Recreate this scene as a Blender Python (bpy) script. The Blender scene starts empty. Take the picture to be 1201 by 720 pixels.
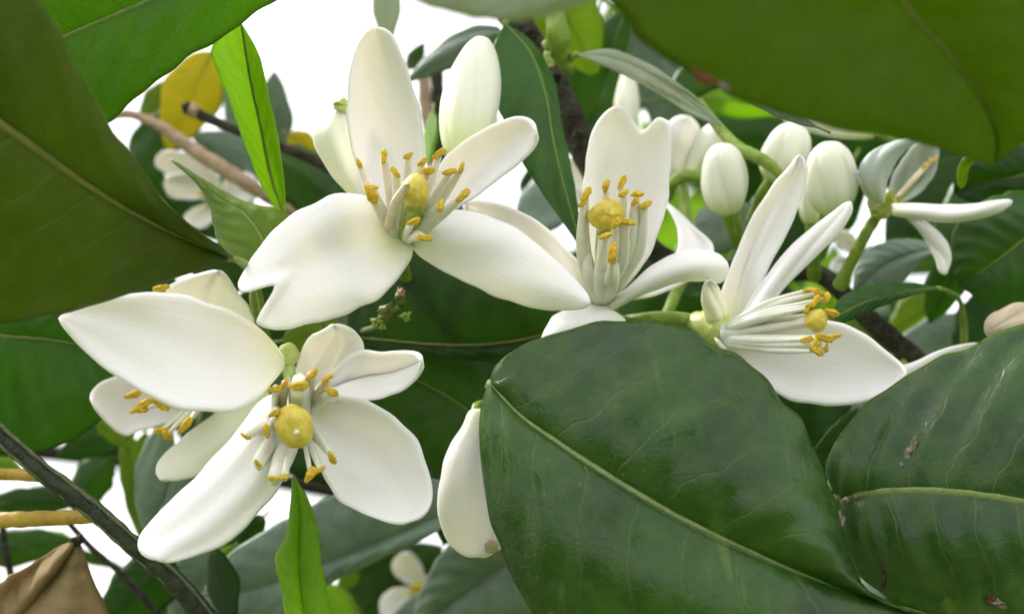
import bpy, bmesh, math, random
import numpy as np
from mathutils import Vector, Matrix

random.seed(11)
rng = np.random.default_rng(5)
scene = bpy.context.scene
COL = scene.collection

# ------------------------------------------------------------------ camera
U = 0.0085                      # one working unit in metres (focus plane lies 16.5 units = 14 cm away)
HFOV = math.radians(45)
FPX = 600.5 / math.tan(HFOV / 2)
PITCH = math.radians(17)
CAM = np.array((0.0, 0.0, 1.62))
RIGHT = np.array((1.0, 0, 0))
UP = np.array((0, -math.sin(PITCH), math.cos(PITCH)))
FWD = np.array((0, math.cos(PITCH), math.sin(PITCH)))
cd = bpy.data.cameras.new('camera')
cam = bpy.data.objects.new('camera', cd)
COL.objects.link(cam)
cam.location = CAM
cam.rotation_euler = (math.radians(90) + PITCH, 0, 0)
cd.sensor_width = 36
cd.angle = HFOV
cd.clip_start = 0.004
cd.clip_end = 5000
cd.dof.use_dof = True
cd.dof.focus_distance = 16.6 * U
cd.dof.aperture_fstop = 25
scene.camera = cam

# ------------------------------------------------------------------ light
SUN_EL, SUN_AZ = math.radians(52), math.radians(-60)   # azimuth clockwise from +Y: beyond the blossoms, to their left
w = bpy.data.worlds.new('World')
scene.world = w
w.use_nodes = True
nt = w.node_tree
nt.nodes.clear()
sky = nt.nodes.new('ShaderNodeTexSky')
sky.sky_type = 'NISHITA'
sky.sun_disc = False
sky.sun_elevation = SUN_EL
sky.sun_rotation = SUN_AZ
sky.air_density = 1.0
sky.dust_density = 8.0
sky.ozone_density = 1.0
bg = nt.nodes.new('ShaderNodeBackground')
bg.inputs['Strength'].default_value = 0.15
wo = nt.nodes.new('ShaderNodeOutputWorld')
# a thin, even, white cloud layer over the whole dome: bright overcast
cloud = nt.nodes.new('ShaderNodeTexNoise')
cloud.inputs['Scale'].default_value = 1.6
cloud.inputs['Detail'].default_value = 5.0
crp = nt.nodes.new('ShaderNodeMapRange')
crp.inputs[1].default_value, crp.inputs[2].default_value, crp.inputs[3].default_value, crp.inputs[4].default_value = 0.3, 0.7, 0.62, 0.82
cmx = nt.nodes.new('ShaderNodeMix')
cmx.data_type = 'RGBA'
cmx.inputs[7].default_value = (7.7, 7.75, 7.8, 1)
nt.links.new(cloud.outputs[0], crp.inputs[0])
nt.links.new(crp.outputs[0], cmx.inputs[0])
nt.links.new(sky.outputs[0], cmx.inputs[6])
nt.links.new(cmx.outputs[2], bg.inputs[0])
nt.links.new(bg.outputs[0], wo.inputs[0])
sl = bpy.data.lights.new('sun', 'SUN')
sl.energy = 3.2
sl.angle = math.radians(9)
sl.color = (1.0, 0.972, 0.935)
sun = bpy.data.objects.new('sun', sl)
COL.objects.link(sun)
sdir = Vector((math.sin(SUN_AZ) * math.cos(SUN_EL), math.cos(SUN_AZ) * math.cos(SUN_EL), math.sin(SUN_EL)))
sun.rotation_euler = sdir.to_track_quat('Z', 'Y').to_euler()
sun.location = (0, 0, 5)
scene.view_settings.view_transform = 'Standard'
scene.view_settings.look = 'None'
scene.view_settings.gamma = 1
scene.view_settings.use_curve_mapping = False
scene.view_settings.exposure = 0.93
scene.cycles.use_denoising = True
scene.cycles.max_bounces = 6
scene.cycles.diffuse_bounces = 4
scene.cycles.transmission_bounces = 5
scene.cycles.use_adaptive_sampling = True
scene.cycles.adaptive_threshold = 0.03


# ------------------------------------------------------------------ pixel + depth -> world
def W(p):
    p = np.asarray(p, float)
    x = (p[..., 0] - 600.5) / FPX * p[..., 2]
    y = -(p[..., 1] - 360.0) / FPX * p[..., 2]
    return CAM + U * (x[..., None] * RIGHT + y[..., None] * UP + p[..., 2][..., None] * FWD)


def pxlen(px, d):
    return px / FPX * d * U


def proj(v):
    q = (np.asarray(v) - CAM) / U
    d = q @ FWD
    return 600.5 + FPX * (q @ RIGHT) / d, 360 - FPX * (q @ UP) / d, d


def E(pts, d0, d1=None, dm=None):
    """an edge curve: (x, y) or (x, y, depth) points; missing depths run from d0 to d1 (by way of dm)"""
    d1 = d0 if d1 is None else d1
    n = len(pts)
    out = []
    for i, p in enumerate(pts):
        if len(p) == 3:
            out.append(p)
            continue
        t = i / (n - 1)
        d = d0 + (d1 - d0) * t
        if dm is not None:
            d += (dm - (d0 + d1) / 2) * math.sin(math.pi * t)
        out.append((p[0], p[1], d))
    return out


def crv(pts, n):
    """centripetal Catmull-Rom, resampled evenly"""
    P = np.asarray(pts, float)
    if len(P) == 2:
        t = np.linspace(0, 1, n + 1)[:, None]
        return P[0] * (1 - t) + P[1] * t
    P = np.vstack([2 * P[0] - P[1], P, 2 * P[-1] - P[-2]])
    sc = np.array((1, 1, 60.0))
    k = np.concatenate([[0], np.cumsum(np.maximum(np.linalg.norm(np.diff(P * sc, axis=0), axis=1), 1e-3) ** 0.5)])
    res = []
    for i in range(1, len(P) - 2):
        m = 24
        for a in range(m):
            t = k[i] + (k[i + 1] - k[i]) * a / m
            A1 = P[i - 1] * (k[i] - t) / (k[i] - k[i - 1]) + P[i] * (t - k[i - 1]) / (k[i] - k[i - 1])
            A2 = P[i] * (k[i + 1] - t) / (k[i + 1] - k[i]) + P[i + 1] * (t - k[i]) / (k[i + 1] - k[i])
            A3 = P[i + 1] * (k[i + 2] - t) / (k[i + 2] - k[i + 1]) + P[i + 2] * (t - k[i + 1]) / (k[i + 2] - k[i + 1])
            B1 = A1 * (k[i + 1] - t) / (k[i + 1] - k[i - 1]) + A2 * (t - k[i - 1]) / (k[i + 1] - k[i - 1])
            B2 = A2 * (k[i + 2] - t) / (k[i + 2] - k[i]) + A3 * (t - k[i]) / (k[i + 2] - k[i])
            res.append(B1 * (k[i + 1] - t) / (k[i + 1] - k[i]) + B2 * (t - k[i]) / (k[i + 1] - k[i]))
    res.append(P[-2])
    R = np.array(res)
    s = np.concatenate([[0], np.cumsum(np.linalg.norm(np.diff(R * sc, axis=0), axis=1))])
    q = np.linspace(0, s[-1], n + 1)
    return np.stack([np.interp(q, s, R[:, c]) for c in range(3)], 1)


# ------------------------------------------------------------------ materials
def newmat(name):
    m = bpy.data.materials.new(name)
    m.use_nodes = True
    t = m.node_tree
    t.nodes.clear()
    return m, t


def N(t, kind, **kw):
    n = t.nodes.new(kind)
    for k, v in kw.items():
        if k in n.inputs:
            n.inputs[k].default_value = v
        else:
            setattr(n, k, v)
    return n


def M2(t, op, a, b=None, c=None):
    n = t.nodes.new('ShaderNodeMath')
    n.operation = op
    for i, v in enumerate((a, b, c)):
        if v is None:
            continue
        if isinstance(v, (int, float)):
            n.inputs[i].default_value = v
        else:
            t.links.new(v, n.inputs[i])
    return n.outputs[0]


def mixc(t, f, a, b):
    n = t.nodes.new('ShaderNodeMix')
    n.data_type = 'RGBA'
    for idx, v in ((0, f), (6, a), (7, b)):
        if isinstance(v, tuple):
            n.inputs[idx].default_value = (*v, 1) if len(v) == 3 else v
        elif isinstance(v, (int, float)):
            n.inputs[idx].default_value = v
        else:
            t.links.new(v, n.inputs[idx])
    return n.outputs[2]


def ramp(t, v, lo, hi, a=0.0, b=1.0):
    n = t.nodes.new('ShaderNodeMapRange')
    n.interpolation_type = 'SMOOTHSTEP'
    t.links.new(v, n.inputs[0])
    for i, x in enumerate((lo, hi, a, b)):
        n.inputs[i + 1].default_value = x
    return n.outputs[0]


def leaf_mat(name, base, dark, vein, rough=0.38, transl=(0.12, 0.26, 0.015), tfac=0.3, nveins=9.0, blotch=None, veinamt=0.7, dust=0.0, spec=0.32, scratch=0.0, bumpk=1.0):
    m, t = newmat(name)
    L = t.links
    uv = N(t, 'ShaderNodeUVMap')
    sep = N(t, 'ShaderNodeSeparateXYZ')
    L.new(uv.outputs[0], sep.inputs[0])
    obj = N(t, 'ShaderNodeObjectInfo')
    geo = N(t, 'ShaderNodeNewGeometry')
    pos = N(t, 'ShaderNodeVectorMath', operation='ADD')
    L.new(geo.outputs['Position'], pos.inputs[0])
    L.new(obj.outputs['Random'], pos.inputs[1])

    def noise(scale, detail=3.0, rough=0.55):
        n = N(t, 'ShaderNodeTexNoise', Scale=scale, Detail=detail, Roughness=rough)
        L.new(pos.outputs[0], n.inputs['Vector'])
        return n.outputs[0]
    n1 = noise(70)
    n2 = noise(420, 4)
    n3 = noise(1500, 3)
    a = M2(t, 'ABSOLUTE', M2(t, 'MULTIPLY', M2(t, 'SUBTRACT', sep.outputs[0], 0.5), 2.0))
    # pinnate side veins that lean towards the tip, slightly wavering and different on each half
    side = M2(t, 'MULTIPLY', M2(t, 'GREATER_THAN', sep.outputs[0], 0.5), 0.43)
    wv = M2(t, 'SUBTRACT', M2(t, 'MULTIPLY', sep.outputs[1], nveins), M2(t, 'MULTIPLY', M2(t, 'POWER', a, 1.35), nveins * 0.2))
    wv = M2(t, 'ADD', M2(t, 'ADD', wv, side), M2(t, 'MULTIPLY', n1, 1.3))
    fr = M2(t, 'ABSOLUTE', M2(t, 'SUBTRACT', M2(t, 'FRACT', wv), 0.5))
    vline = ramp(t, fr, 0.0, 0.042, 1.0, 0.0)
    vline = M2(t, 'MULTIPLY', vline, ramp(t, a, 0.55, 0.98, 1.0, 0.1))
    puff = ramp(t, fr, 0.0, 0.5)
    # net of tiny veins
    cs = N(t, 'ShaderNodeCombineXYZ')
    L.new(M2(t, 'MULTIPLY', sep.outputs[0], 34.0), cs.inputs[0])
    L.new(M2(t, 'ADD', M2(t, 'MULTIPLY', sep.outputs[1], 46.0), M2(t, 'MULTIPLY', obj.outputs['Random'], 40.0)), cs.inputs[1])
    vo = N(t, 'ShaderNodeTexVoronoi', Scale=1.0)
    vo.feature = 'DISTANCE_TO_EDGE'
    L.new(cs.outputs[0], vo.inputs['Vector'])
    net = ramp(t, vo.outputs['Distance'], 0.0, 0.09, 1.0, 0.0)
    col = mixc(t, ramp(t, n1, 0.32, 0.68), dark, base)
    col = mixc(t, M2(t, 'MULTIPLY', ramp(t, n2, 0.35, 0.75), 0.35), col, vein)
    col = mixc(t, M2(t, 'MULTIPLY', net, 0.07 * veinamt), col, vein)
    col = mixc(t, M2(t, 'MULTIPLY', vline, 0.42 * veinamt), col, vein)
    # pale thin margin
    col = mixc(t, ramp(t, a, 0.955, 1.0, 0.0, 0.6), col, vein)
    if blotch:
        nb = noise(160, 5, 0.65)
        col = mixc(t, ramp(t, nb, 0.60, 0.70, 0.0, 0.75), col, blotch)
    # oil gland dots / dust specks
    sp = N(t, 'ShaderNodeTexVoronoi', Scale=560.0)
    L.new(pos.outputs[0], sp.inputs['Vector'])
    spk = M2(t, 'MULTIPLY', ramp(t, sp.outputs['Distance'], 0.04, 0.12, 1.0, 0.0), ramp(t, n2, 0.5, 0.6))
    col = mixc(t, M2(t, 'MULTIPLY', spk, 0.6), col, tuple(min(1, c * 1.6 + 0.06) for c in vein))
    if scratch:
        mp = N(t, 'ShaderNodeMapping')
        mp.inputs['Rotation'].default_value = (0.3, 0.5, 0.5)
        mp.inputs['Scale'].default_value = (420, 60, 60)
        L.new(pos.outputs[0], mp.inputs['Vector'])
        sn = N(t, 'ShaderNodeTexNoise', Scale=1.0, Detail=3.0, Distortion=0.6)
        L.new(mp.outputs[0], sn.inputs['Vector'])
        col = mixc(t, M2(t, 'MULTIPLY', ramp(t, sn.outputs[0], 0.62, 0.72, 0.0, scratch), ramp(t, n1, 0.4, 0.6)), col, vein)
    if dust:
        nd = noise(260, 5, 0.7)
        col = mixc(t, ramp(t, nd, 0.45, 0.75, 0.0, dust), col, (0.34, 0.38, 0.33))
    hsv = N(t, 'ShaderNodeHueSaturation')
    L.new(M2(t, 'ADD', M2(t, 'MULTIPLY', obj.outputs['Random'], 0.4), 0.8), hsv.inputs['Value'])
    L.new(M2(t, 'ADD', M2(t, 'MULTIPLY', obj.outputs['Random'], 0.024), 0.488), hsv.inputs['Hue'])
    L.new(col, hsv.inputs['Color'])
    bs = N(t, 'ShaderNodeBsdfPrincipled')
    L.new(hsv.outputs[0], bs.inputs['Base Color'])
    L.new(ramp(t, n2, 0.3, 0.7, rough - 0.06, rough + 0.14), bs.inputs['Roughness'])
    bs.inputs['Specular IOR Level'].default_value = spec
    bh = M2(t, 'ADD', M2(t, 'MULTIPLY', puff, 0.16), M2(t, 'ADD', M2(t, 'MULTIPLY', net, -0.035 * bumpk), M2(t, 'ADD', M2(t, 'MULTIPLY', vline, -0.11 * bumpk), M2(t, 'MULTIPLY', n3, 0.10))))
    bu = N(t, 'ShaderNodeBump', Strength=0.55, Distance=0.0005)
    L.new(bh, bu.inputs['Height'])
    L.new(bu.outputs[0], bs.inputs['Normal'])
    tr = N(t, 'ShaderNodeBsdfTranslucent')
    tc = mixc(t, M2(t, 'MULTIPLY', M2(t, 'ADD', vline, net), 0.35), transl, tuple(c * 0.45 for c in transl))
    L.new(tc, tr.inputs[0])
    mx = N(t, 'ShaderNodeMixShader')
    mx.inputs[0].default_value = tfac
    L.new(bs.outputs[0], mx.inputs[1])
    L.new(tr.outputs[0], mx.inputs[2])
    out = N(t, 'ShaderNodeOutputMaterial')
    L.new(mx.outputs[0], out.inputs[0])
    return m


def petal_mat(name, base=(0.88, 0.825, 0.815), foot=(0.62, 0.68, 0.34), sss=0.55, rough=0.46, footto=0.28):
    m, t = newmat(name)
    L = t.links
    uv = N(t, 'ShaderNodeUVMap')
    sep = N(t, 'ShaderNodeSeparateXYZ')
    L.new(uv.outputs[0], sep.inputs[0])
    geo = N(t, 'ShaderNodeNewGeometry')
    obj = N(t, 'ShaderNodeObjectInfo')
    cs = N(t, 'ShaderNodeCombineXYZ')
    L.new(M2(t, 'ADD', M2(t, 'MULTIPLY', sep.outputs[0], 26.0), M2(t, 'MULTIPLY', obj.outputs['Random'], 50.0)), cs.inputs[0])
    L.new(M2(t, 'MULTIPLY', sep.outputs[1], 2.2), cs.inputs[1])
    n1 = N(t, 'ShaderNodeTexNoise', Scale=1.0, Detail=4.0, Roughness=0.6)
    L.new(cs.outputs[0], n1.inputs['Vector'])
    n2 = N(t, 'ShaderNodeTexNoise', Scale=2600.0, Detail=3.0)
    L.new(geo.outputs['Position'], n2.inputs['Vector'])
    n3 = N(t, 'ShaderNodeTexNoise', Scale=130.0, Detail=3.0)
    L.new(geo.outputs['Position'], n3.inputs['Vector'])
    streak = ramp(t, n1.outputs[0], 0.35, 0.7)
    col = mixc(t, M2(t, 'MULTIPLY', streak, 0.30), base, tuple(c * k for c, k in zip(base, (0.95, 0.945, 0.90))))
    col = mixc(t, ramp(t, n3.outputs[0], 0.45, 0.75, 0.0, 0.22), col, (0.80, 0.735, 0.69))
    vg = N(t, 'ShaderNodeTexVoronoi', Scale=1500.0)
    L.new(geo.outputs['Position'], vg.inputs['Vector'])
    col = mixc(t, M2(t, 'MULTIPLY', ramp(t, vg.outputs['Distance'], 0.08, 0.22, 1.0, 0.0), 0.26), col, (0.70, 0.68, 0.50))
    nb = N(t, 'ShaderNodeTexNoise', Scale=260.0, Detail=5.0, Roughness=0.7)
    L.new(geo.outputs['Position'], nb.inputs['Vector'])
    col = mixc(t, ramp(t, nb.outputs[0], 0.68, 0.78, 0.0, 0.30), col, (0.66, 0.52, 0.36))
    col = mixc(t, ramp(t, sep.outputs[1], 0.0, footto, 0.6, 0.0), col, foot)
    bs = N(t, 'ShaderNodeBsdfPrincipled')
    L.new(col, bs.inputs['Base Color'])
    bs.inputs['Roughness'].default_value = rough
    bs.inputs['Specular IOR Level'].default_value = 0.35
    bs.inputs['Subsurface Weight'].default_value = sss
    bs.inputs['Subsurface Radius'].default_value = (1.0, 0.9, 0.65)
    bs.inputs['Subsurface Scale'].default_value = 0.0018
    bu = N(t, 'ShaderNodeBump', Strength=0.22, Distance=0.00028)
    L.new(M2(t, 'ADD', n1.outputs[0], M2(t, 'MULTIPLY', n2.outputs[0], 0.22)), bu.inputs['Height'])
    L.new(bu.outputs[0], bs.inputs['Normal'])
    out = N(t, 'ShaderNodeOutputMaterial')
    L.new(bs.outputs[0], out.inputs[0])
    return m


def plain_mat(name, a, b, scale=500.0, rough=0.5, bump=0.4, dist=0.0003, sss=0.0, streak=None, detail=4.0):
    m, t = newmat(name)
    L = t.links
    geo = N(t, 'ShaderNodeNewGeometry')
    n1 = N(t, 'ShaderNodeTexNoise', Scale=scale, Detail=detail, Roughness=0.65)
    L.new(geo.outputs['Position'], n1.inputs['Vector'])
    n2 = N(t, 'ShaderNodeTexNoise', Scale=scale * 4, Detail=2.0)
    L.new(geo.outputs['Position'], n2.inputs['Vector'])
    bs = N(t, 'ShaderNodeBsdfPrincipled')
    L.new(mixc(t, ramp(t, n1.outputs[0], 0.33, 0.68), a, b), bs.inputs['Base Color'])
    bs.inputs['Roughness'].default_value = rough
    bs.inputs['Specular IOR Level'].default_value = 0.35
    if sss:
        bs.inputs['Subsurface Weight'].default_value = sss
        bs.inputs['Subsurface Scale'].default_value = 0.001
    bu = N(t, 'ShaderNodeBump', Strength=bump, Distance=dist)
    L.new(M2(t, 'ADD', n1.outputs[0], M2(t, 'MULTIPLY', n2.outputs[0], 0.4)), bu.inputs['Height'])
    L.new(bu.outputs[0], bs.inputs['Normal'])
    out = N(t, 'ShaderNodeOutputMaterial')
    L.new(bs.outputs[0], out.inputs[0])
    return m


MAT = dict(
    top=leaf_mat('leaf_upper_side', (0.027, 0.084, 0.005), (0.008, 0.036, 0.003), (0.090, 0.145, 0.026), rough=0.20, dust=0.05, tfac=0.28, transl=(0.32, 0.64, 0.03), spec=0.42, scratch=0.9, veinamt=0.95, bumpk=1.5),
    top_scarred=leaf_mat('leaf_upper_side_scarred', (0.028, 0.082, 0.014), (0.009, 0.038, 0.009), (0.110, 0.16, 0.028), rough=0.26, tfac=0.28, transl=(0.35, 0.62, 0.03), veinamt=1.3, blotch=(0.105, 0.16, 0.018), spec=0.45, scratch=0.5, bumpk=1.6),
    top_mid=leaf_mat('leaf_upper_side_mid', (0.029, 0.084, 0.008), (0.010, 0.038, 0.005), (0.08, 0.135, 0.026), rough=0.36, tfac=0.26, transl=(0.33, 0.66, 0.03), veinamt=0.9, bumpk=1.3),
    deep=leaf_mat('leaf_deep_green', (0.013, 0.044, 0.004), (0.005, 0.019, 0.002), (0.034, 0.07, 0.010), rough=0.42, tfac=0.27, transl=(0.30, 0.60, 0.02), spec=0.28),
    under=leaf_mat('leaf_underside', (0.046, 0.090, 0.003), (0.026, 0.052, 0.002), (0.105, 0.140, 0.010), rough=0.55, tfac=0.35, transl=(0.35, 0.52, 0.015), veinamt=1.7, spec=0.2, dust=0.05, bumpk=2.2),
    under_brown=leaf_mat('leaf_underside_olive', (0.046, 0.076, 0.003), (0.026, 0.040, 0.002), (0.105, 0.115, 0.016), rough=0.5, tfac=0.33, transl=(0.32, 0.44, 0.012), veinamt=1.5, spec=0.25, dust=0.05, bumpk=2.2),
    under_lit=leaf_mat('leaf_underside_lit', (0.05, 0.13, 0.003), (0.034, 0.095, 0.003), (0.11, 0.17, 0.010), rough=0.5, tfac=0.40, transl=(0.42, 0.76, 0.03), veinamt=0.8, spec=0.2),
    young=leaf_mat('leaf_young', (0.185, 0.34, 0.014), (0.12, 0.25, 0.010), (0.28, 0.42, 0.05), rough=0.38, tfac=0.45, transl=(0.64, 0.95, 0.07), veinamt=0.7, spec=0.3, bumpk=1.5),
    olive=leaf_mat('leaf_olive', (0.115, 0.18, 0.012), (0.07, 0.125, 0.008), (0.19, 0.25, 0.04), rough=0.42, tfac=0.38, transl=(0.55, 0.75, 0.04), spec=0.22),
    sage=leaf_mat('leaf_sage', (0.20, 0.265, 0.205), (0.12, 0.175, 0.13), (0.31, 0.37, 0.29), rough=0.34, tfac=0.22, transl=(0.4, 0.55, 0.3), veinamt=0.6),
    sage_pale=leaf_mat('leaf_sage_pale', (0.40, 0.44, 0.33), (0.28, 0.33, 0.22), (0.48, 0.5, 0.38), rough=0.45, tfac=0.35, transl=(0.6, 0.7, 0.4), veinamt=0.5),
    yellow=leaf_mat('leaf_yellow', (0.50, 0.40, 0.010), (0.34, 0.30, 0.010), (0.55, 0.46, 0.05), rough=0.5, tfac=0.45, transl=(0.95, 0.85, 0.05), blotch=(0.18, 0.26, 0.01), spec=0.2),
    dry=leaf_mat('leaf_dry', (0.36, 0.275, 0.135), (0.19, 0.135, 0.06), (0.50, 0.38, 0.23), rough=0.85, tfac=0.2, transl=(0.6, 0.42, 0.2), nveins=19.0, spec=0.12, veinamt=1.6, blotch=(0.16, 0.10, 0.05)),
    petal=petal_mat('petal_white'),
    petal_back=petal_mat('petal_cream', (0.82, 0.81, 0.67), (0.62, 0.68, 0.30), footto=0.5),
    petal_grey=petal_mat('petal_greyish', (0.42, 0.47, 0.44), (0.5, 0.6, 0.3), sss=0.2),  # grey-blue petal backs; darkened to carry one petal's shade as well
    petal_tan=petal_mat('petal_withered', (0.50, 0.41, 0.28), (0.4, 0.3, 0.15), sss=0.2),
    bud=petal_mat('bud_white', (0.80, 0.80, 0.68), (0.50, 0.62, 0.14), footto=0.42, rough=0.42),
    filament=plain_mat('filament_white', (0.84, 0.82, 0.76), (0.76, 0.76, 0.62), 600, 0.45, 0.25, sss=0.3),
    filament_tan=plain_mat('filament_tan', (0.72, 0.55, 0.36), (0.80, 0.70, 0.52), 600, 0.5, 0.3),
    anther=plain_mat('anther_pollen', (0.90, 0.64, 0.07), (0.68, 0.40, 0.02), 2200, 0.85, 1.0, 0.0003),
    stigma=plain_mat('stigma_yellow', (0.74, 0.60, 0.11), (0.56, 0.43, 0.04), 800, 0.28, 0.35, 0.0002, sss=0.4),
    style=plain_mat('style_green', (0.28, 0.38, 0.05), (0.42, 0.50, 0.12), 700, 0.4, 0.3, sss=0.2),
    stalk=plain_mat('stalk_green', (0.15, 0.24, 0.02), (0.25, 0.34, 0.06), 420, 0.45, 0.6),
    stalk_dark=plain_mat('stalk_olive', (0.07, 0.10, 0.012), (0.14, 0.16, 0.03), 500, 0.5, 0.6),
    calyx=plain_mat('calyx_green', (0.40, 0.50, 0.10), (0.54, 0.60, 0.22), 600, 0.42, 0.4, sss=0.15),
    rib=plain_mat('midrib_pale', (0.21, 0.255, 0.085), (0.13, 0.185, 0.045), 600, 0.42, 0.4),
    rib_dark=plain_mat('midrib_olive', (0.22, 0.22, 0.05), (0.15, 0.165, 0.032), 600, 0.5, 0.4),
    rib_lit=plain_mat('midrib_green', (0.15, 0.21, 0.02), (0.11, 0.17, 0.015), 600, 0.5, 0.4),
    rib_dry=plain_mat('midrib_dry', (0.26, 0.15, 0.075), (0.18, 0.10, 0.05), 600, 0.7, 0.4),
    bark=plain_mat('bark_dark', (0.025, 0.02, 0.012), (0.10, 0.088, 0.055), 480, 0.85, 1.0, 0.003, detail=8.0),
    bark_olive=plain_mat('bark_olive', (0.020, 0.028, 0.014), (0.045, 0.055, 0.03), 420, 0.55, 0.8, 0.0006, detail=7.0),
    rind=plain_mat('bark_pale_ridge', (0.16, 0.18, 0.10), (0.10, 0.125, 0.06), 600, 0.6, 0.8, 0.0005),
    twig_tan=plain_mat('twig_tan', (0.46, 0.33, 0.22), (0.33, 0.22, 0.15), 350, 0.8, 0.8, 0.0006),
    twig_yellow=plain_mat('twig_yellow', (0.50, 0.33, 0.05), (0.36, 0.22, 0.03), 300, 0.55, 0.6, 0.0004),
    wood=plain_mat('cut_wood', (0.50, 0.38, 0.26), (0.30, 0.20, 0.12), 1200, 0.8, 0.6),
    scar=plain_mat('scar_brown', (0.10, 0.05, 0.025), (0.05, 0.022, 0.012), 1500, 0.8, 0.8),
    scar_red=plain_mat('scar_reddish', (0.16, 0.04, 0.01), (0.09, 0.05, 0.01), 900, 0.7, 0.6),
    scar_pale=plain_mat('scar_pale', (0.33, 0.27, 0.22), (0.16, 0.13, 0.09), 1500, 0.8, 0.8),
    soil=plain_mat('ground_grass', (0.05, 0.09, 0.02), (0.10, 0.11, 0.05), 1.2, 0.95, 1.0, 0.05, detail=9.0),
)


# ------------------------------------------------------------------ objects
def thing(name, label, cat, loc, group=None):
    o = bpy.data.objects.new(name, None)
    o.empty_display_size = 0.005
    COL.objects.link(o)
    o.location = loc
    o['label'] = label
    o['category'] = cat
    if group:
        o['group'] = group
    return o


def tag(o, label, cat, group=None):
    o['label'] = label
    o['category'] = cat
    if group:
        o['group'] = group


def origin(o):
    q = np.zeros(3)
    while o is not None:
        q = q + np.array(o.location)
        o = o.parent
    return q


def part(name, mesh, mat, parent=None):
    o = bpy.data.objects.new(name, mesh)
    COL.objects.link(o)
    mesh.materials.clear()
    mesh.materials.append(MAT[mat])
    if parent is not None:
        o.parent = parent
    return o


def finish(name, verts, faces, uvs=None, at=None, merge=True):
    """mesh from world points, made local to AT; uvs one per vertex"""
    v = np.asarray(verts, float)
    if at is not None:
        v = v - np.asarray(at)
    me = bpy.data.meshes.new(name)
    me.from_pydata([tuple(p) for p in v], [], faces)
    if uvs is not None:
        ul = me.uv_layers.new(name='UVMap')
        idx = np.empty(len(me.loops), int)
        me.loops.foreach_get('vertex_index', idx)
        ul.data.foreach_set('uv', np.asarray(uvs, np.float32)[idx].ravel())
    bm = bmesh.new()
    bm.from_mesh(me)
    if merge:
        bmesh.ops.remove_doubles(bm, verts=bm.verts, dist=2e-6)
        bmesh.ops.dissolve_degenerate(bm, dist=1e-7, edges=bm.edges)
    bmesh.ops.recalc_face_normals(bm, faces=bm.faces)
    bm.to_mesh(me)
    bm.free()
    me.polygons.foreach_set('use_smooth', [True] * len(me.polygons))
    me.update()
    return me


def grid_normals(G):
    di = np.gradient(G, axis=0)
    dj = np.gradient(G, axis=1)
    n = np.cross(di, dj)
    l = np.linalg.norm(n, axis=2, keepdims=True)
    good = l[..., 0] > 1e-12
    n = n / np.maximum(l, 1e-20)
    for i in (0, -1):
        k = 1 if i == 0 else -2
        if not good[i].all():
            n[i] = n[k]
    # the ends share one averaged normal where they close to a point
    return n


def shell(name, G, th, at, relief=None):
    """closed shell of thickness th (metres) round the grid G (nt+1, ns+1, 3)"""
    a, b = G.shape[:2]
    n = grid_normals(G)
    if relief is not None:
        G = G + n * relief[..., None]
    edge = np.zeros((a, b), bool)
    edge[0] = edge[-1] = True
    edge[:, 0] = edge[:, -1] = True
    h = np.full((a, b), th / 2)
    h[1] *= .75; h[-2] *= .75; h[:, 1] *= .8; h[:, -2] *= .8
    F = G + n * h[..., None]
    B = G - n * h[..., None]
    F[edge] = G[edge]
    verts = list(F.reshape(-1, 3))
    uu, vv = np.meshgrid(np.linspace(0, 1, b), np.linspace(0, 1, a))
    uvs = list(np.stack([uu, vv], 2).reshape(-1, 2))
    bi = np.arange(a * b).reshape(a, b)
    back = bi.copy()
    k = a * b
    for i in range(1, a - 1):
        for j in range(1, b - 1):
            back[i, j] = k
            verts.append(B[i, j])
            uvs.append(uvs[i * b + j])
            k += 1
    faces = []
    for i in range(a - 1):
        for j in range(b - 1):
            faces.append((bi[i, j], bi[i + 1, j], bi[i + 1, j + 1], bi[i, j + 1]))
            q = (back[i, j], back[i, j + 1], back[i + 1, j + 1], back[i + 1, j])
            faces.append(q)
    faces = [tuple(int(x) for x in f) for f in faces]
    return finish(name, verts, faces, uvs, at)


def cross_interp(cs, ns, crease=False):
    """cs: list of (nt+1,3) curves across the blade -> (nt+1, ns+1, 3)"""
    C = np.stack(cs, 1)
    m = C.shape[1]
    q = np.linspace(0, m - 1, ns + 1)
    i = np.minimum(q.astype(int), m - 2)
    f = (q - i)[None, :, None]
    if crease or m == 2:
        return C[:, i] * (1 - f) + C[:, i + 1] * f
    if m == 3:
        s = (q - 1)[None, :, None]
        return C[:, [0]] * (s * (s - 1) / 2) + C[:, [1]] * (1 - s * s) + C[:, [2]] * (s * (s + 1) / 2)
    Cp = np.concatenate([2 * C[:, :1] - C[:, 1:2], C, 2 * C[:, -1:] - C[:, -2:-1]], 1)
    p0, p1, p2, p3 = Cp[:, i], Cp[:, i + 1], Cp[:, i + 2], Cp[:, i + 3]
    return 0.5 * (2 * p1 + (p2 - p0) * f + (2 * p0 - 5 * p1 + 4 * p2 - p3) * f ** 2 + (3 * p1 - p0 - 3 * p2 + p3) * f ** 3)


def wob(t, s, k, amp):
    """smooth random unevenness on a (t, s) grid"""
    r = np.random.default_rng(k)
    z = np.zeros(np.broadcast(t, s).shape)
    for _ in range(5):
        a, b = r.uniform(1, 4.5, 2)
        z = z + r.normal() * np.sin(a * math.pi * t + b * 1.6 * s + r.uniform(0, 6.28))
    return amp * z / 2.2


_pk = [0]


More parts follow.
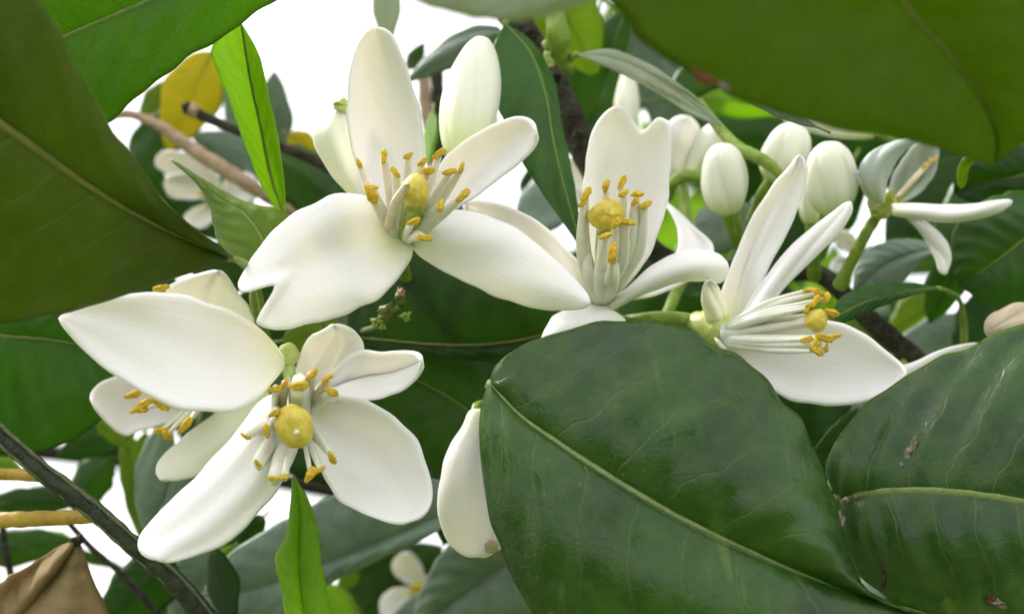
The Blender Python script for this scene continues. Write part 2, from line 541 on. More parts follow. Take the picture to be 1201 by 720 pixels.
def petal(root, curves, bulge=0.0, mat='petal', th=0.075, nt=44, ns=26, fold=0.0, ripple=0.035, name='petal', lip=0.0, label=None):
    """curves run base -> tip, given in pixels + depth; bulge > 0 sinks the middle away from the camera (units)"""
    _pk[0] += 1
    cs = [crv(c, nt) for c in curves]
    G = cross_interp(cs, ns)
    t = np.linspace(0, 1, nt + 1)[:, None]
    s = np.linspace(-1, 1, ns + 1)[None, :]
    env = np.sin(math.pi * np.clip(t, 0, 1) ** 0.75) ** 0.7
    G[..., 2] += bulge * (1 - s ** 2) * env
    G[..., 2] += fold * np.exp(-(s / 0.16) ** 2) * np.sin(math.pi * t) ** 0.6
    wd = (G[:, -1, :2] - G[:, 0, :2])[:, None, :]
    tt = t[:, :1]
    en = (0.013 * np.sin(tt * 9 + _pk[0]) + 0.009 * np.sin(tt * 23 + 2.3 * _pk[0]) + 0.006 * np.sin(tt * 41 + _pk[0]))
    G[..., :2] += wd * (en * s * np.abs(s) * env)[..., None]
    if lip:
        G[..., 2] += lip * (np.abs(s) ** 6) * env
    G[..., 2] += wob(t, s, _pk[0] * 7 + 3, ripple) * env
    at = origin(root)
    o = part(name, shell(name, W(G), th * U, at), mat, root)
    if label:
        o['label'] = label
    return o


def tube_mesh(name, pts, at, seg=10, n=None, lump=0.0, flat=1.0, seedk=0, capround=True):
    """pts: (x, y, depth, radius in pixels)"""
    P = np.asarray(pts, float)
    n = n or max(6, 7 * (len(P) - 1))
    c = crv(P[:, :3], n)
    q = np.linspace(0, 1, len(P))
    r = np.interp(np.linspace(0, 1, n + 1), q, P[:, 3])
    Wc = W(c)
    rw = r / FPX * c[:, 2] * U
    return tube_world(name, Wc, rw, at, seg, lump, flat, seedk)


def tube_world(name, Wc, rw, at, seg=10, lump=0.0, flat=1.0, seedk=0):
    n = len(Wc) - 1
    T = np.gradient(Wc, axis=0)
    T /= np.maximum(np.linalg.norm(T, axis=1, keepdims=True), 1e-12)
    ref = FWD if abs(T[0] @ FWD) < 0.9 else RIGHT
    a = np.cross(T[0], ref); a /= np.linalg.norm(a)
    verts, faces, uvs = [], [], []
    r = np.random.default_rng(seedk + 91)
    ph = r.uniform(0, 6.28, 6)
    for i in range(n + 1):
        a = a - (a @ T[i]) * T[i]; a /= np.linalg.norm(a)
        b = np.cross(T[i], a)
        for k in range(seg):
            th = 2 * math.pi * k / seg
            rr = rw[i] * (1 + lump * (math.sin(3 * th + i * 0.7 + ph[0]) * .5 + math.sin(2 * th - i * 1.3 + ph[1]) * .5 + math.sin(i * 0.9 + ph[2]) * .6))
            verts.append(Wc[i] + rr * (math.cos(th) * a + flat * math.sin(th) * b))
            uvs.append((k / seg, i / n))
    for i in range(n):
        for k in range(seg):
            k2 = (k + 1) % seg
            faces.append((i * seg + k, i * seg + k2, (i + 1) * seg + k2, (i + 1) * seg + k))
    for i, sgn in ((0, -1), (n, 1)):
        verts.append(Wc[i] + sgn * T[i] * rw[i] * 0.45)
        uvs.append((0.5, i / n))
        c0 = len(verts) - 1
        for k in range(seg):
            faces.append((i * seg + k, i * seg + (k + 1) % seg, c0))
    return finish(name, verts, faces, uvs, at)


# ---- anther: two pollen lobes with a furrow between, long axis x, length 1; three crusty variants
def anther_mesh(k):
    rr_ = np.random.default_rng(k)
    ph = rr_.uniform(0, 6.28, 8)
    verts, faces = [], []
    nu, nv = 18, 18
    for i in range(nu + 1):
        t = i / nu
        x = -0.5 + t
        rad = 0.20 * max(0.0, math.sin(math.pi * (0.03 + 0.94 * t))) ** 0.5 * (1 + 0.18 * math.sin(5 * t + ph[0]))
        bend = 0.13 * math.sin(math.pi * t + ph[1] * .2)
        for j in range(nv):
            th = 2 * math.pi * j / nv
            g = 1 - 0.5 * math.exp(-((math.cos(th)) / 0.26) ** 2) * (1 if math.sin(th) > 0 else 0.5)
            l = 1 + 0.09 * math.sin(5 * th + 9 * t + ph[2]) + 0.07 * math.sin(17 * t + 3 * th + ph[3]) + 0.035 * rr_.normal()
            verts.append((x, 1.15 * rad * g * l * math.cos(th), rad * g * l * math.sin(th) + bend))
    for i in range(nu):
        for j in range(nv):
            faces.append((i * nv + j, i * nv + (j + 1) % nv, (i + 1) * nv + (j + 1) % nv, (i + 1) * nv + j))
    faces.append(tuple(range(nv)))
    faces.append(tuple(nu * nv + j for j in range(nv)))
    me = finish('anther', verts, faces, None, None, False)
    me.materials.append(MAT['anther'])
    return me


ANTHERS = [anther_mesh(k) for k in range(3)]
_sk = [0]


def stamen(root, base, tip, ang=None, size=17, w0=4.5, w1=2.0, mat='filament', bow=(0, 0), face=0.35):
    """white filament with an orange anther; base and tip are (x, y, depth)"""
    _sk[0] += 1
    r = np.random.default_rng(_sk[0] * 3 + 1)
    mid = tuple((a + b) / 2 for a, b in zip(base, tip))
    mid = (mid[0] + bow[0], mid[1] + bow[1], mid[2] - 0.05)
    at = origin(root)
    o = part('stamen', tube_mesh('stamen', [(*base, w0), (*mid, (w0 * .75 + w1 * .25)), (*tip, w1)], at, 8, 10, 0.05, 0.7, _sk[0]), mat, root)
    if ang is None:
        ang = math.degrees(math.atan2(base[1] - tip[1], tip[0] - base[0])) + r.uniform(-50, 50)
    a = math.radians(ang)
    x = math.cos(a) * RIGHT + math.sin(a) * UP + face * r.uniform(-1, 1) * FWD
    x /= np.linalg.norm(x)
    z = -FWD + r.normal(size=3) * 0.35
    z = z - (z @ x) * x; z /= np.linalg.norm(z)
    y = np.cross(z, x)
    k = pxlen(size * r.uniform(0.82, 1.06), tip[2])
    an = bpy.data.objects.new('anther', ANTHERS[_sk[0] % 3])
    COL.objects.link(an)
    an.parent = o
    mw = Matrix([[*(x * k), 0], [*(y * k), 0], [*(z * k), 0], [0, 0, 0, 1]]).transposed()
    p = W(np.array(tip)) - FWD * pxlen(3, tip[2]) - at
    mw.translation = Vector(p)
    an.matrix_local = mw
    return o


def blob(name, c, rx, ry, rz, at, lump=0.05, dimple=0.0, k=0, tilt=0.0, nu=24, nv=18):
    """an uneven rounded head round pixel point c; radii in pixels; dimple presses in the side towards the camera"""
    r = np.random.default_rng(k + 17)
    ph = r.uniform(0, 6.28, 6)
    s = pxlen(1, c[2])
    p = W(np.array(c, float))
    ct, st = math.cos(tilt), math.sin(tilt)
    verts, faces = [], []
    for i in range(nv + 1):
        f = math.pi * i / nv
        for j in range(nu):
            th = 2 * math.pi * j / nu
            d = 1 + lump * (math.sin(3 * th + ph[0]) * math.sin(2 * f + ph[1]) + 0.7 * math.sin(5 * th + ph[2]) * math.sin(f) ** 2 + 0.5 * math.sin(9 * th + 4 * f + ph[3]))
            x, y, z = d * rx * math.sin(f) * math.cos(th), d * ry * math.sin(f) * math.sin(th), d * rz * math.cos(f)
            z -= dimple * rz * math.exp(-(f / 0.35) ** 2)
            x, y = x * ct - y * st, x * st + y * ct
            verts.append(p + s * (x * RIGHT + y * UP - z * FWD))
    for i in range(nv):
        for j in range(nu):
            faces.append((i * nu + j, i * nu + (j + 1) % nu, (i + 1) * nu + (j + 1) % nu, (i + 1) * nu + j))
    return finish(name, verts, faces, None, at)


def lathe_px(name, a, b, prof, at, seg=30, ridges=0, ridge=0.0, twist=0.0, groove=0.0, k=0):
    """surface of revolution along the line a -> b (x, y, depth); prof: (fraction along, radius px)"""
    A, B = W(np.array(a, float)), W(np.array(b, float))
    T = B - A
    L = np.linalg.norm(T); T = T / L
    e1 = np.cross(T, FWD); e1 /= np.linalg.norm(e1)
    e2 = np.cross(T, e1)
    P = crv([(f * 1000, r, 0) for f, r in prof], 34)
    s = pxlen(1, (a[2] + b[2]) / 2)
    verts, faces, uvs = [], [], []
    for i, (f, r, _) in enumerate(P):
        for j in range(seg):
            th = 2 * math.pi * j / seg
            v = f / 1000
            q = 1.0
            if ridges:
                c = 0.5 + 0.5 * math.cos(ridges * (th + twist * v) + k)
                q += ridge * (c - 0.5) * math.sin(math.pi * min(1, v + 0.15)) - groove * (1 - c) ** 14
            verts.append(A + T * L * v + s * max(r, 0.02) * q * (math.cos(th) * e1 + math.sin(th) * e2))
            uvs.append((j / seg * 0.98, v))
    n = len(P) - 1
    for i in range(n):
        for j in range(seg):
            faces.append((i * seg + j, i * seg + (j + 1) % seg, (i + 1) * seg + (j + 1) % seg, (i + 1) * seg + j))
    faces.append(tuple(range(seg)))
    faces.append(tuple(n * seg + j for j in range(seg)))
    return finish(name, verts, faces, uvs, at)


def calyx(root, a, b, r0, r1, at=None):
    """small five-toothed green cup at a flower's foot, opening from a to b"""
    at = origin(root)
    A, B = W(np.array(a, float)), W(np.array(b, float))
    T = B - A; L = np.linalg.norm(T); T /= L
    e1 = np.cross(T, FWD); e1 /= max(np.linalg.norm(e1), 1e-9)
    e2 = np.cross(T, e1)
    s = pxlen(1, a[2])
    seg, verts, faces = 40, [], []
    rows = [(0.0, 0.25), (0.12, 0.7), (0.4, 0.92), (0.7, 1.0), (1.0, 1.06), (0.98, 0.98), (0.6, 0.9), (0.2, 0.6)]
    for f, q in rows:
        for j in range(seg):
            th = 2 * math.pi * j / seg
            tooth = 0.55 * max(0, math.cos(5 * th)) ** 1.5 if f > 0.9 else (0.2 * max(0, math.cos(5 * th)) if f >= 0.6 else 0)
            rr = s * (r0 + (r1 - r0) * f) * q
            verts.append(A + T * L * (f + tooth) + rr * (math.cos(th) * e1 + math.sin(th) * e2))
    m = len(rows)
    for i in range(m - 1):
        for j in range(seg):
            faces.append((i * seg + j, i * seg + (j + 1) % seg, (i + 1) * seg + (j + 1) % seg, (i + 1) * seg + j))
    faces.append(tuple(range(seg)))
    faces.append(tuple((m - 1) * seg + j for j in range(seg)))
    return part('calyx', finish('calyx', verts, faces, None, at), 'calyx', root)


def stalk(root, pts, mat='stalk', name='stalk', seg=10, lump=0.05):
    return part(name, tube_mesh(name, pts, origin(root), seg, None, lump, 1.0, len(COL.objects)), mat, root)


_lk = [0]


def leaf(name, label, Mc, Lc, Rc, mat, rib=('rib', 5, 1.5), hb=0.0, th=0.035, nt=70, ns=40, quilt=0.02, group=None, petiole=None, ripple=0.05, ribside=-1, cat='leaf'):
    """blade between the edge curves Lc and Rc with a crease along Mc; all run base -> tip"""
    _lk[0] += 1
    root = thing(name, label, cat, W(np.array(Mc[0], float)), group)
    at = origin(root)
    cs = [crv(c, nt) for c in (Lc, Mc, Rc)]
    G = cross_interp(cs, ns, crease=True)
    t = np.linspace(0, 1, nt + 1)[:, None]
    s = np.linspace(-1, 1, ns + 1)[None, :]
    env = np.sin(math.pi * t) ** 0.6
    G[..., 2] += hb * np.sin(math.pi * np.abs(s) ** 0.85) * env
    G[..., 2] += wob(t, s, _lk[0] * 5 + 2, ripple) * env * np.abs(s)
    G[..., 2] += 0.022 * np.sin(t * (17 + (_lk[0] * 7) % 11) + 5 * s + _lk[0]) * np.abs(s) ** 5 * env
    wdl = (G[:, -1, :2] - G[:, 0, :2])[:, None, :]
    en = 0.007 * np.sin(t * 47 + _lk[0]) + 0.005 * np.sin(t * 83 + 2 * _lk[0]) + 0.006 * np.sin(t * 21 + 3 * _lk[0])
    G[..., :2] += wdl * (np.broadcast_to(en, (nt + 1, 1)) * s * np.abs(s) ** 3 * env)[..., None]
    wv = 9.0 * t - 1.8 * np.abs(s) ** 1.35 + 0.43 * (s > 0) + 0.5
    rel = quilt * U * (np.abs((wv % 1) - 0.5) * 2 - 0.5) * env * np.sin(math.pi * np.abs(s))
    part('blade', shell('blade', W(G), th * U, at, rel), mat, root)
    if rib:
        rm, r0, r1 = rib
        c = cs[1].copy()
        c[:, 2] += ribside * (th * 0.5 + 0.004)
        nn = len(c)
        rr = np.linspace(r0, r1, nn)
        part('midrib', tube_world('midrib', W(c), rr / FPX * c[:, 2] * U * 0.9, at, 8, 0.06, 0.32, _lk[0]), rm, root)
    if petiole:
        part('petiole', tube_mesh('petiole', petiole, at, 8, 12, 0.04, 1, _lk[0]), 'stalk', root)
    return root


def simple_leaf(name, label, base, tip, wpx, mat, roll=0.0, fold=0.25, sag=(0, 0, 0), group=None, rib='rib', cat='leaf', nt=22, ns=12, th=0.035, stem=True, ribw=1.6):
    """a leaf given by its foot and its tip (x, y, depth), greatest width in pixels, roll about its own axis"""
    _lk[0] += 1
    k = _lk[0]
    r = np.random.default_rng(k)
    A, B = W(np.array(base, float)), W(np.array(tip, float))
    D = B - A
    L = np.linalg.norm(D)
    S = sag[0] * RIGHT + sag[1] * UP - sag[2] * FWD
    t = np.linspace(0, 1, nt + 1)
    Mw = A[None] + D[None] * t[:, None] + (L * np.sin(math.pi * t))[:, None] * S[None]
    T = np.gradient(Mw, axis=0); T /= np.linalg.norm(T, axis=1, keepdims=True)
    side = np.cross(T, FWD)
    ln = np.linalg.norm(side, axis=1, keepdims=True)
    side = np.where(ln > 0.05, side / np.maximum(ln, 1e-9), UP)
    nrm = np.cross(side, T)
    cr, sr = math.cos(roll), math.sin(roll)
    sd = side * cr + nrm * sr
    nr = -side * sr + nrm * cr
    hw = pxlen(wpx, (base[2] + tip[2]) / 2) / 2
    pw = r.uniform(0.72, 0.9)
    prof = np.sin(math.pi * np.clip(t, 0, 1) ** pw) ** 0.8
    prof[-1] = 0; prof[0] = 0.0
    prof *= 1 + 0.05 * np.sin(t * r.uniform(14, 26) + r.uniform(0, 6))
    s = np.linspace(-1, 1, ns + 1)
    G = Mw[:, None] + hw * prof[:, None, None] * (s[None, :, None] * sd[:, None] * math.cos(fold) + (np.abs(s) ** 1.3)[None, :, None] * nr[:, None] * math.sin(fold))
    G = G + nr[:, None] * (hw * wob(t[:, None], s[None], k, 0.10) * prof[:, None] * np.abs(s)[None])[..., None]
    at = A
    root = thing(name, label, cat, A, group)
    part('blade', shell('blade', G, th * U * max(1, base[2] / 24), at), mat, root)
    ext = A - T[0] * L * 0.14
    pts = np.vstack([ext[None], A[None], Mw[2::3]]) if stem else Mw[::2]
    rr = np.linspace(1, 0.35, len(pts)) * pxlen(ribw, base[2])
    part('midrib', tube_world('midrib', pts, rr, at, 6, 0, 1.0, k), rib, root)
    return root


# ================================================================== THE SETTING
gm = bpy.data.meshes.new('ground')
bm = bmesh.new()
bmesh.ops.create_grid(bm, x_segments=60, y_segments=60, size=900)
for v in bm.verts:
    d = math.hypot(v.co.x, v.co.y)
    v.co.z = 0.4 * math.sin(v.co.x * 0.05) * math.sin(v.co.y * 0.043) * min(1, d / 80)
bm.to_mesh(gm); bm.free()
g = part('ground', gm, 'soil')
g['kind'] = 'structure'

# ================================================================== BRANCHES
def branch(name, label, pts, mat, lump=0.07, seg=16, cat='branch', group=None, n=None):
    root = thing(name, label, cat, W(np.array(pts[0][:3], float)), group)
    part('bark', tube_mesh('bark', pts, origin(root), seg, n or 14 * (len(pts) - 1), lump, 1.0, len(COL.objects)), mat, root)
    return root


b = branch('main_branch', 'dark rough bark branch running behind the blossoms past the white buds',
           [(575, -60, 22.5, 19), (604, 20, 22.3, 18), (640, 80, 22.2, 17), (668, 135, 22, 15), (692, 195, 22, 13.5), (735, 265, 22, 12), (800, 312, 22.3, 12),
            (890, 318, 22.6, 11), (960, 322, 22.6, 12.5), (1020, 375, 22, 14), (1080, 428, 22, 15), (1160, 500, 22.5, 16), (1290, 600, 24, 18)], 'bark', 0.06)
at = origin(b)
for (x, y, d, rx, ry, k) in ((622, 40, 21.2, 9, 8, 3), (651, 92, 21.3, 8, 7, 5), (679, 158, 21.3, 7, 6, 8), (783, 306, 21.6, 11, 6, 11), (936, 318, 21.9, 8, 6, 21)):
    part('bark_knot', blob('bark_knot', (x, y, d), rx, ry, rx * .7, at, 0.14, 0.1, k), 'bark', b)

b = branch('olive_stem', 'straight dark olive stem with two pale ridges, beside the dry brown leaf',
           [(-60, 455, 17.2, 10), (-5, 505, 17.2, 10), (40, 545, 17.25, 10.5), (72, 570, 17.3, 12), (110, 598, 17.4, 11), (160, 643, 17.5, 11.5), (205, 682, 17.65, 13), (245, 728, 17.8, 13.5), (300, 790, 18, 14)], 'bark_olive', 0.06)
at = origin(b)
for off in (-9, 8):
    rp = [(x + off * 0.62 + dx, y - off * .82, d - 0.09, r) for x, y, d, r, dx in ((-60, 455, 17.2, 2.0, 0), (-5, 505, 17.2, 2.6, 0), (40, 545, 17.25, 2.0, 1), (110, 598, 17.4, 2.6, -1), (160, 643, 17.5, 1.8, 0), (205, 682, 17.65, 2.4, 1), (245, 728, 17.8, 2.0, 0), (300, 790, 18, 2, 0))]
    part('pale_ridge', tube_mesh('pale_ridge', rp, at, 8, 80, 0.2, 1, int(off)), 'rind', b)
for i, (p, l) in enumerate((([(-40, 556, 17.9, 7), (10, 556, 17.8, 7), (48, 558, 17.6, 7.5)], 'shorter yellow cut leaf stalk on the olive stem'),
               ([(-40, 612, 18, 9), (20, 609, 17.9, 9.5), (75, 607, 17.8, 9), (112, 605, 17.6, 8)], 'longer yellow cut leaf stalk on the olive stem above the dry leaf'))):
    o = branch('yellow_stub', l, p, 'twig_yellow', 0.05, 12, 'twig', 'yellow stalks on the olive stem')
    at = origin(o)
    e = p[-1]
    part('stub_collar', blob('stub_collar', (e[0] + 2, e[1], e[2] - .02), 6, e[3] * 1.15, 6, at, 0.08, 0, 3 + i), 'rind', o)

o = branch('cut_twig', 'dark brown twig with a pale cut end before the yellow leaf',
           [(222, 129, 24, 6.5), (260, 146, 24, 5.5), (300, 162, 24, 5.5), (345, 178, 24, 6), (385, 197, 24, 6), (440, 230, 24, 6)], 'bark', 0.06, 12, 'twig')
at = origin(o)
part('cut_collar', blob('cut_collar', (226, 130, 23.95), 8, 9, 8, at, 0.1, 0, 5), 'wood', o)
part('cut_end', blob('cut_end', (219, 127, 23.9), 6, 7.5, 5, at, 0.12, 0.2, 9), 'bark', o)
branch('tan_twig', 'pale tan bent twig behind the cut dark twig', [(120, 140, 26, 4), (150, 134, 26, 5.5), (185, 147, 26, 7), (225, 175, 26, 9), (262, 198, 26, 9), (300, 222, 26, 7), (360, 262, 26.5, 6)], 'twig_tan', 0.06, 12, 'twig')
branch('brown_twig', 'short brown twig between the upright petal and the tall white bud', [(512, 60, 27, 7), (513, 110, 27, 8), (514, 160, 27, 8), (520, 230, 27, 8)], 'bark', 0.06, 12, 'twig')
branch('tan_twig', 'pinkish tan twig beside the short brown twig', [(497, 90, 28, 7), (499, 120, 28, 8), (505, 160, 28, 7), (512, 230, 28, 7)], 'twig_tan', 0.06, 12, 'twig')
branch('thin_twig', 'thin dark twig below the olive stem beside the dry leaf', [(80, 612, 22, 3.5), (105, 640, 22, 3.5), (150, 680, 22, 4), (200, 740, 22, 4)], 'bark', 0.05, 8, 'twig')
branch('thin_twig', 'thin dark twig standing upright beside the dry leaf', [(2, 600, 24, 4), (5, 640, 24, 4.5), (14, 680, 24, 4.5), (20, 740, 24, 4.5)], 'bark', 0.05, 8, 'twig')
branch('green_shoot', 'smooth green shoot bending among the white buds', [(820, 118, 21.2, 4), (843, 150, 20.8, 6), (868, 175, 20.4, 7), (893, 187, 20.2, 8), (912, 202, 20.1, 7), (918, 216, 20.3, 4)], 'stalk', 0.04, 12, 'stem')
branch('green_shoot', 'green stem carrying the grey-backed blossom', [(1030, 250, 20.6, 7), (1015, 275, 20.7, 7), (1002, 300, 20.9, 7), (985, 335, 21.4, 9)], 'stalk', 0.04, 12, 'stem')
branch('green_shoot', 'short green stem bending into the lone rounded bud', [(862, 245, 21, 5), (868, 275, 21.2, 6), (880, 310, 21.8, 7), (890, 320, 22.2, 7)], 'stalk', 0.04, 12, 'stem')
branch('green_shoot', 'thin green stem under the ridged upright bud', [(972, 240, 20.8, 6), (962, 270, 21.2, 7), (955, 300, 21.8, 8), (955, 325, 22.4, 8)], 'stalk', 0.04, 12, 'stem')
branch('green_shoot', 'short green stem looped beside the buds', [(784, 232, 21.6, 6), (790, 214, 21.3, 7), (806, 206, 21.2, 7), (830, 210, 21.4, 6), (850, 225, 21.8, 5)], 'stalk', 0.04, 12, 'stem')

ex, ey, ed = proj((0.4, 0.3, 1.95))
branch('overhead_twig', 'thin twig above the picture that carries the overhanging leaves', [(740, -60, 9.6, 7), (860, -140, 9.9, 8), (1000, -165, 10.4, 9), (1250, -420, 14, 9), (ex, ey, ed, 14)], 'bark', 0.06, 10, 'twig')
branch('overhead_twig', 'thin twig from the rough main branch to the backlit leaf', [(430, -130, 15.6, 5), (470, -140, 17, 5), (520, -110, 20, 6), (578, -55, 22.5, 8)], 'bark', 0.06, 10, 'twig')
# hidden supports: limbs behind the foliage that carry everything, down to the trunk
trunk = thing('orange_tree_trunk', 'rough dark orange tree trunk standing in the grass', 'tree trunk', (1.0, 1.35, 0.0))
tw = crv([(1.0, 1.35, -0.05), (1.0, 1.33, 0.5), (0.95, 1.3, 1.0), (0.88, 1.28, 1.5), (0.8, 1.3, 2.1), (0.85, 1.35, 2.8)], 50)
part('bark', tube_world('bark', tw, np.linspace(0.085, 0.03, 51), origin(trunk), 20, 0.06, 1, 4), 'bark', trunk)
endb = W(np.array((1290, 600, 24.0)))
limbs = [
    [tuple(endb), (0.3, 0.45, 1.55), (0.6, 0.9, 1.4), (0.94, 1.3, 1.05)],
    [tuple(W(np.array((300, 790, 18.0)))), (-0.02, 0.45, 1.55), (0.3, 0.8, 1.45), (0.7, 1.15, 1.25), (0.95, 1.3, 1.0)],
    [(-0.55, 0.55, 1.72), (-0.3, 0.62, 1.74), (0.05, 0.75, 1.70), (0.45, 1.0, 1.55), (0.9, 1.29, 1.35)],
    [(-0.5, 0.6, 2.35), (-0.15, 0.7, 2.3), (0.3, 0.95, 2.2), (0.84, 1.28, 1.9)],
    [(0.15, 0.5, 2.15), (0.26, 0.7, 2.1), (0.5, 1.0, 2.0), (0.82, 1.29, 1.85)],
    [(0.4, 0.3, 1.95), (0.45, 0.55, 1.95), (0.6, 0.9, 1.9), (0.83, 1.29, 1.75)],
]
for i, l in enumerate(limbs):
    q = crv(l, 40)
    lo = thing('tree_limb', ['brown limb of the orange tree that carries the rough main branch', 'brown limb of the orange tree that carries the straight olive stem', 'long low limb of the orange tree crossing behind the blossoms', 'highest long limb of the orange tree arching over the blossoms', 'limb of the orange tree above the overhanging leaf', 'limb of the orange tree beside the scarred leaf'][i], 'branch', l[0], 'limbs behind the leaves')
    part('bark', tube_world('bark', q, np.linspace(0.0018 if i < 2 else 0.004, 0.02, 41), np.array(l[0]), 12, 0.06, 1, i), 'bark', lo)


# ================================================================== BLOSSOMS
FG = 'open orange blossoms'
# ---------- blossom with the wide ladle-shaped stigma
f = thing('orange_blossom', 'open white blossom with a broad yellow stigma tip facing out and curled upper petals', 'blossom', W(np.array((345, 470, 17.6))), FG)
petal(f, [E([(335, 425), (318, 398), (290, 375), (250, 354), (205, 344), (165, 343), (120, 351), (85, 365), (68, 373)], 17.0, 15.6),
          E([(335, 425), (322, 445), (300, 468), (275, 482), (240, 486), (200, 477), (150, 450), (100, 412), (68, 373)], 17.0, 15.6, 15.9)], bulge=0.14, lip=-0.06)
petal(f, [E([(345, 470), (322, 462), (300, 475), (268, 515), (228, 560), (190, 598), (163, 628), (163, 645), (185, 657)], 17.1, 15.8),
          E([(345, 470), (355, 500), (350, 530), (330, 568), (300, 605), (265, 637), (228, 653), (205, 658), (185, 657)], 17.1, 15.8, 16.1)], bulge=-0.28)
petal(f, [E([(355, 470), (385, 462), (420, 466), (455, 483), (483, 510), (500, 543), (508, 578), (500, 600), (480, 611)], 17.2, 16.1),
          E([(355, 470), (362, 505), (371, 535), (383, 565), (402, 588), (425, 602), (448, 610), (466, 613), (480, 611)], 17.2, 16.1)], bulge=0.42, lip=-0.1)
petal(f, [E([(360, 465), (385, 440), (405, 420), (425, 411), (450, 412), (475, 411), (490, 414), (495, 424)], 17.4, 16.5),
          E([(360, 465), (385, 470), (415, 470), (447, 467), (470, 460), (487, 446), (494, 434), (495, 424)], 17.2, 16.5)], bulge=0.22, fold=0.16)
petal(f, [E([(352, 458), (348, 435), (352, 415), (360, 397), (372, 391), (380, 388), (392, 381)], 17.5, 16.9),
          E([(355, 462), (385, 455), (410, 440), (422, 422), (427, 405), (414, 388), (392, 381)], 17.4, 16.9)], bulge=0.4, fold=-0.1)
# broad fused filaments round the ovary
for (pts, w0) in (((352, 482, 16.9), 0),):
    pass
S = [((330, 500, 16.9), (303, 543, 15.8), 9, 7.5, -60, 11), ((338, 508, 16.9), (322, 560, 15.7), 10, 9, 0, 15), ((342, 508, 16.8), (333, 559, 15.72), 6, 5, 10, 13),
     ((326, 490, 16.9), (289, 511, 15.9), 7, 4, -50, 14), ((328, 488, 16.9), (313, 505, 15.7), 6, 4, -80, 16), ((328, 480, 16.9), (322, 484, 15.7), 5, 4, 30, 15),
     ((322, 492, 17.0), (323, 456, 15.9), 5, 4.5, 10, 16), ((326, 492, 17.0), (335, 449, 15.95), 5, 4, 55, 15), ((352, 480, 17), (351, 452, 15.9), 15, 12, 5, 25),
     ((358, 476, 17), (366, 439, 16.0), 6, 4, 35, 16), ((365, 476, 17), (385, 445, 16.0), 6, 4, 50, 18), ((366, 478, 17), (389, 459, 15.95), 6, 4, -30, 18),
     ((365, 505, 16.9), (390, 536, 15.9), 5, 3, -75, 16), ((360, 510, 16.8), (375, 550, 15.85), 5, 3, 20, 14), ((357, 512, 16.8), (364, 556, 15.8), 4, 2.5, 60, 18)]
for bs_, tp, w0, w1, an, sz in S:
    stamen(f, bs_, tp, an, sz * 1.15, w0 * 1.35, w1 * 1.35)
pis = part('pistil', tube_mesh('pistil', [(350, 476, 17.3, 12), (347, 485, 16.7, 12), (345, 497, 16.0, 13)], origin(f), 14, 12, 0.02), 'style', f)
part('stigma', blob('stigma', (345, 500, 15.75), 22, 27, 17, origin(f), 0.035, 0.08, 3, 0.35), 'stigma', pis)
part('stigma_pore', blob('stigma_pore', (348, 507, 15.53), 3.2, 3.2, 2.5, origin(f), 0.1, 0.2, 4), 'filament', pis)
part('receptacle', blob('receptacle', (338, 416, 17.3), 13, 14, 11, origin(f), 0.08, 0, 2), 'calyx', f)
stalk(f, [(345, 470, 17.6, 11), (342, 440, 18.2, 9), (330, 425, 19.2, 7), (320, 440, 20.5, 6)])

# ---------- blossom half hidden behind it
f = thing('orange_blossom', 'white blossom mostly hidden behind the broad-stigma blossom, cupped petal full of anthers', 'blossom', W(np.array((245, 435, 20.0))), FG)
petal(f, [E([(250, 445), (215, 440), (175, 436), (145, 438), (122, 446), (108, 460), (108, 472)], 19.6, 18.2),
          E([(250, 445), (235, 478), (215, 492), (185, 500), (160, 507), (147, 512), (128, 497), (108, 472)], 19.6, 18.2)], bulge=0.4, lip=-0.15)
petal(f, [E([(265, 450), (255, 480), (225, 503), (195, 530), (184, 545), (183, 556), (190, 562)], 19.6, 18.2),
          E([(318, 440), (312, 490), (285, 525), (252, 550), (225, 560), (205, 564), (190, 562)], 19.4, 18.2)], bulge=-0.2, mat='petal_back')
petal(f, [E([(240, 430), (205, 400), (190, 365), (195, 340), (210, 329), (235, 322), (257, 318)], 19.8, 18.6),
          E([(270, 430), (295, 412), (303, 385), (292, 362), (278, 342), (266, 325), (257, 318)], 19.8, 18.6)], bulge=0.25, fold=-0.12)
for bs_, tp, an, sz in (((220, 452, 19.4), (157, 462, 18.1), 8, 21), ((220, 460, 19.4), (172, 472, 18.0), 30, 22), ((220, 462, 19.4), (164, 481, 18.0), 12, 23), ((225, 462, 19.4), (190, 474, 18.1), -35, 21),
                        ((232, 470, 19.3), (190, 504, 17.9), 10, 20), ((236, 470, 19.3), (196, 509, 17.85), -50, 18), ((240, 470, 19.3), (218, 499, 17.9), 52, 24), ((228, 400, 19.4), (190, 338, 18.3), 12, 20)):
    stamen(f, bs_, tp, an, sz, 5, 2.5)
pis = part('pistil', tube_mesh('pistil', [(245, 435, 20, 9), (230, 440, 19, 8), (222, 442, 18.6, 8)], origin(f), 12, 10, 0.02), 'style', f)
part('stigma', blob('stigma', (220, 443, 18.5), 16, 17, 13, origin(f), 0.06, 0.08, 8), 'stigma', pis)
stalk(f, [(245, 435, 20, 9), (270, 440, 20.8, 7), (320, 440, 21, 6), (400, 425, 21.6, 6)])

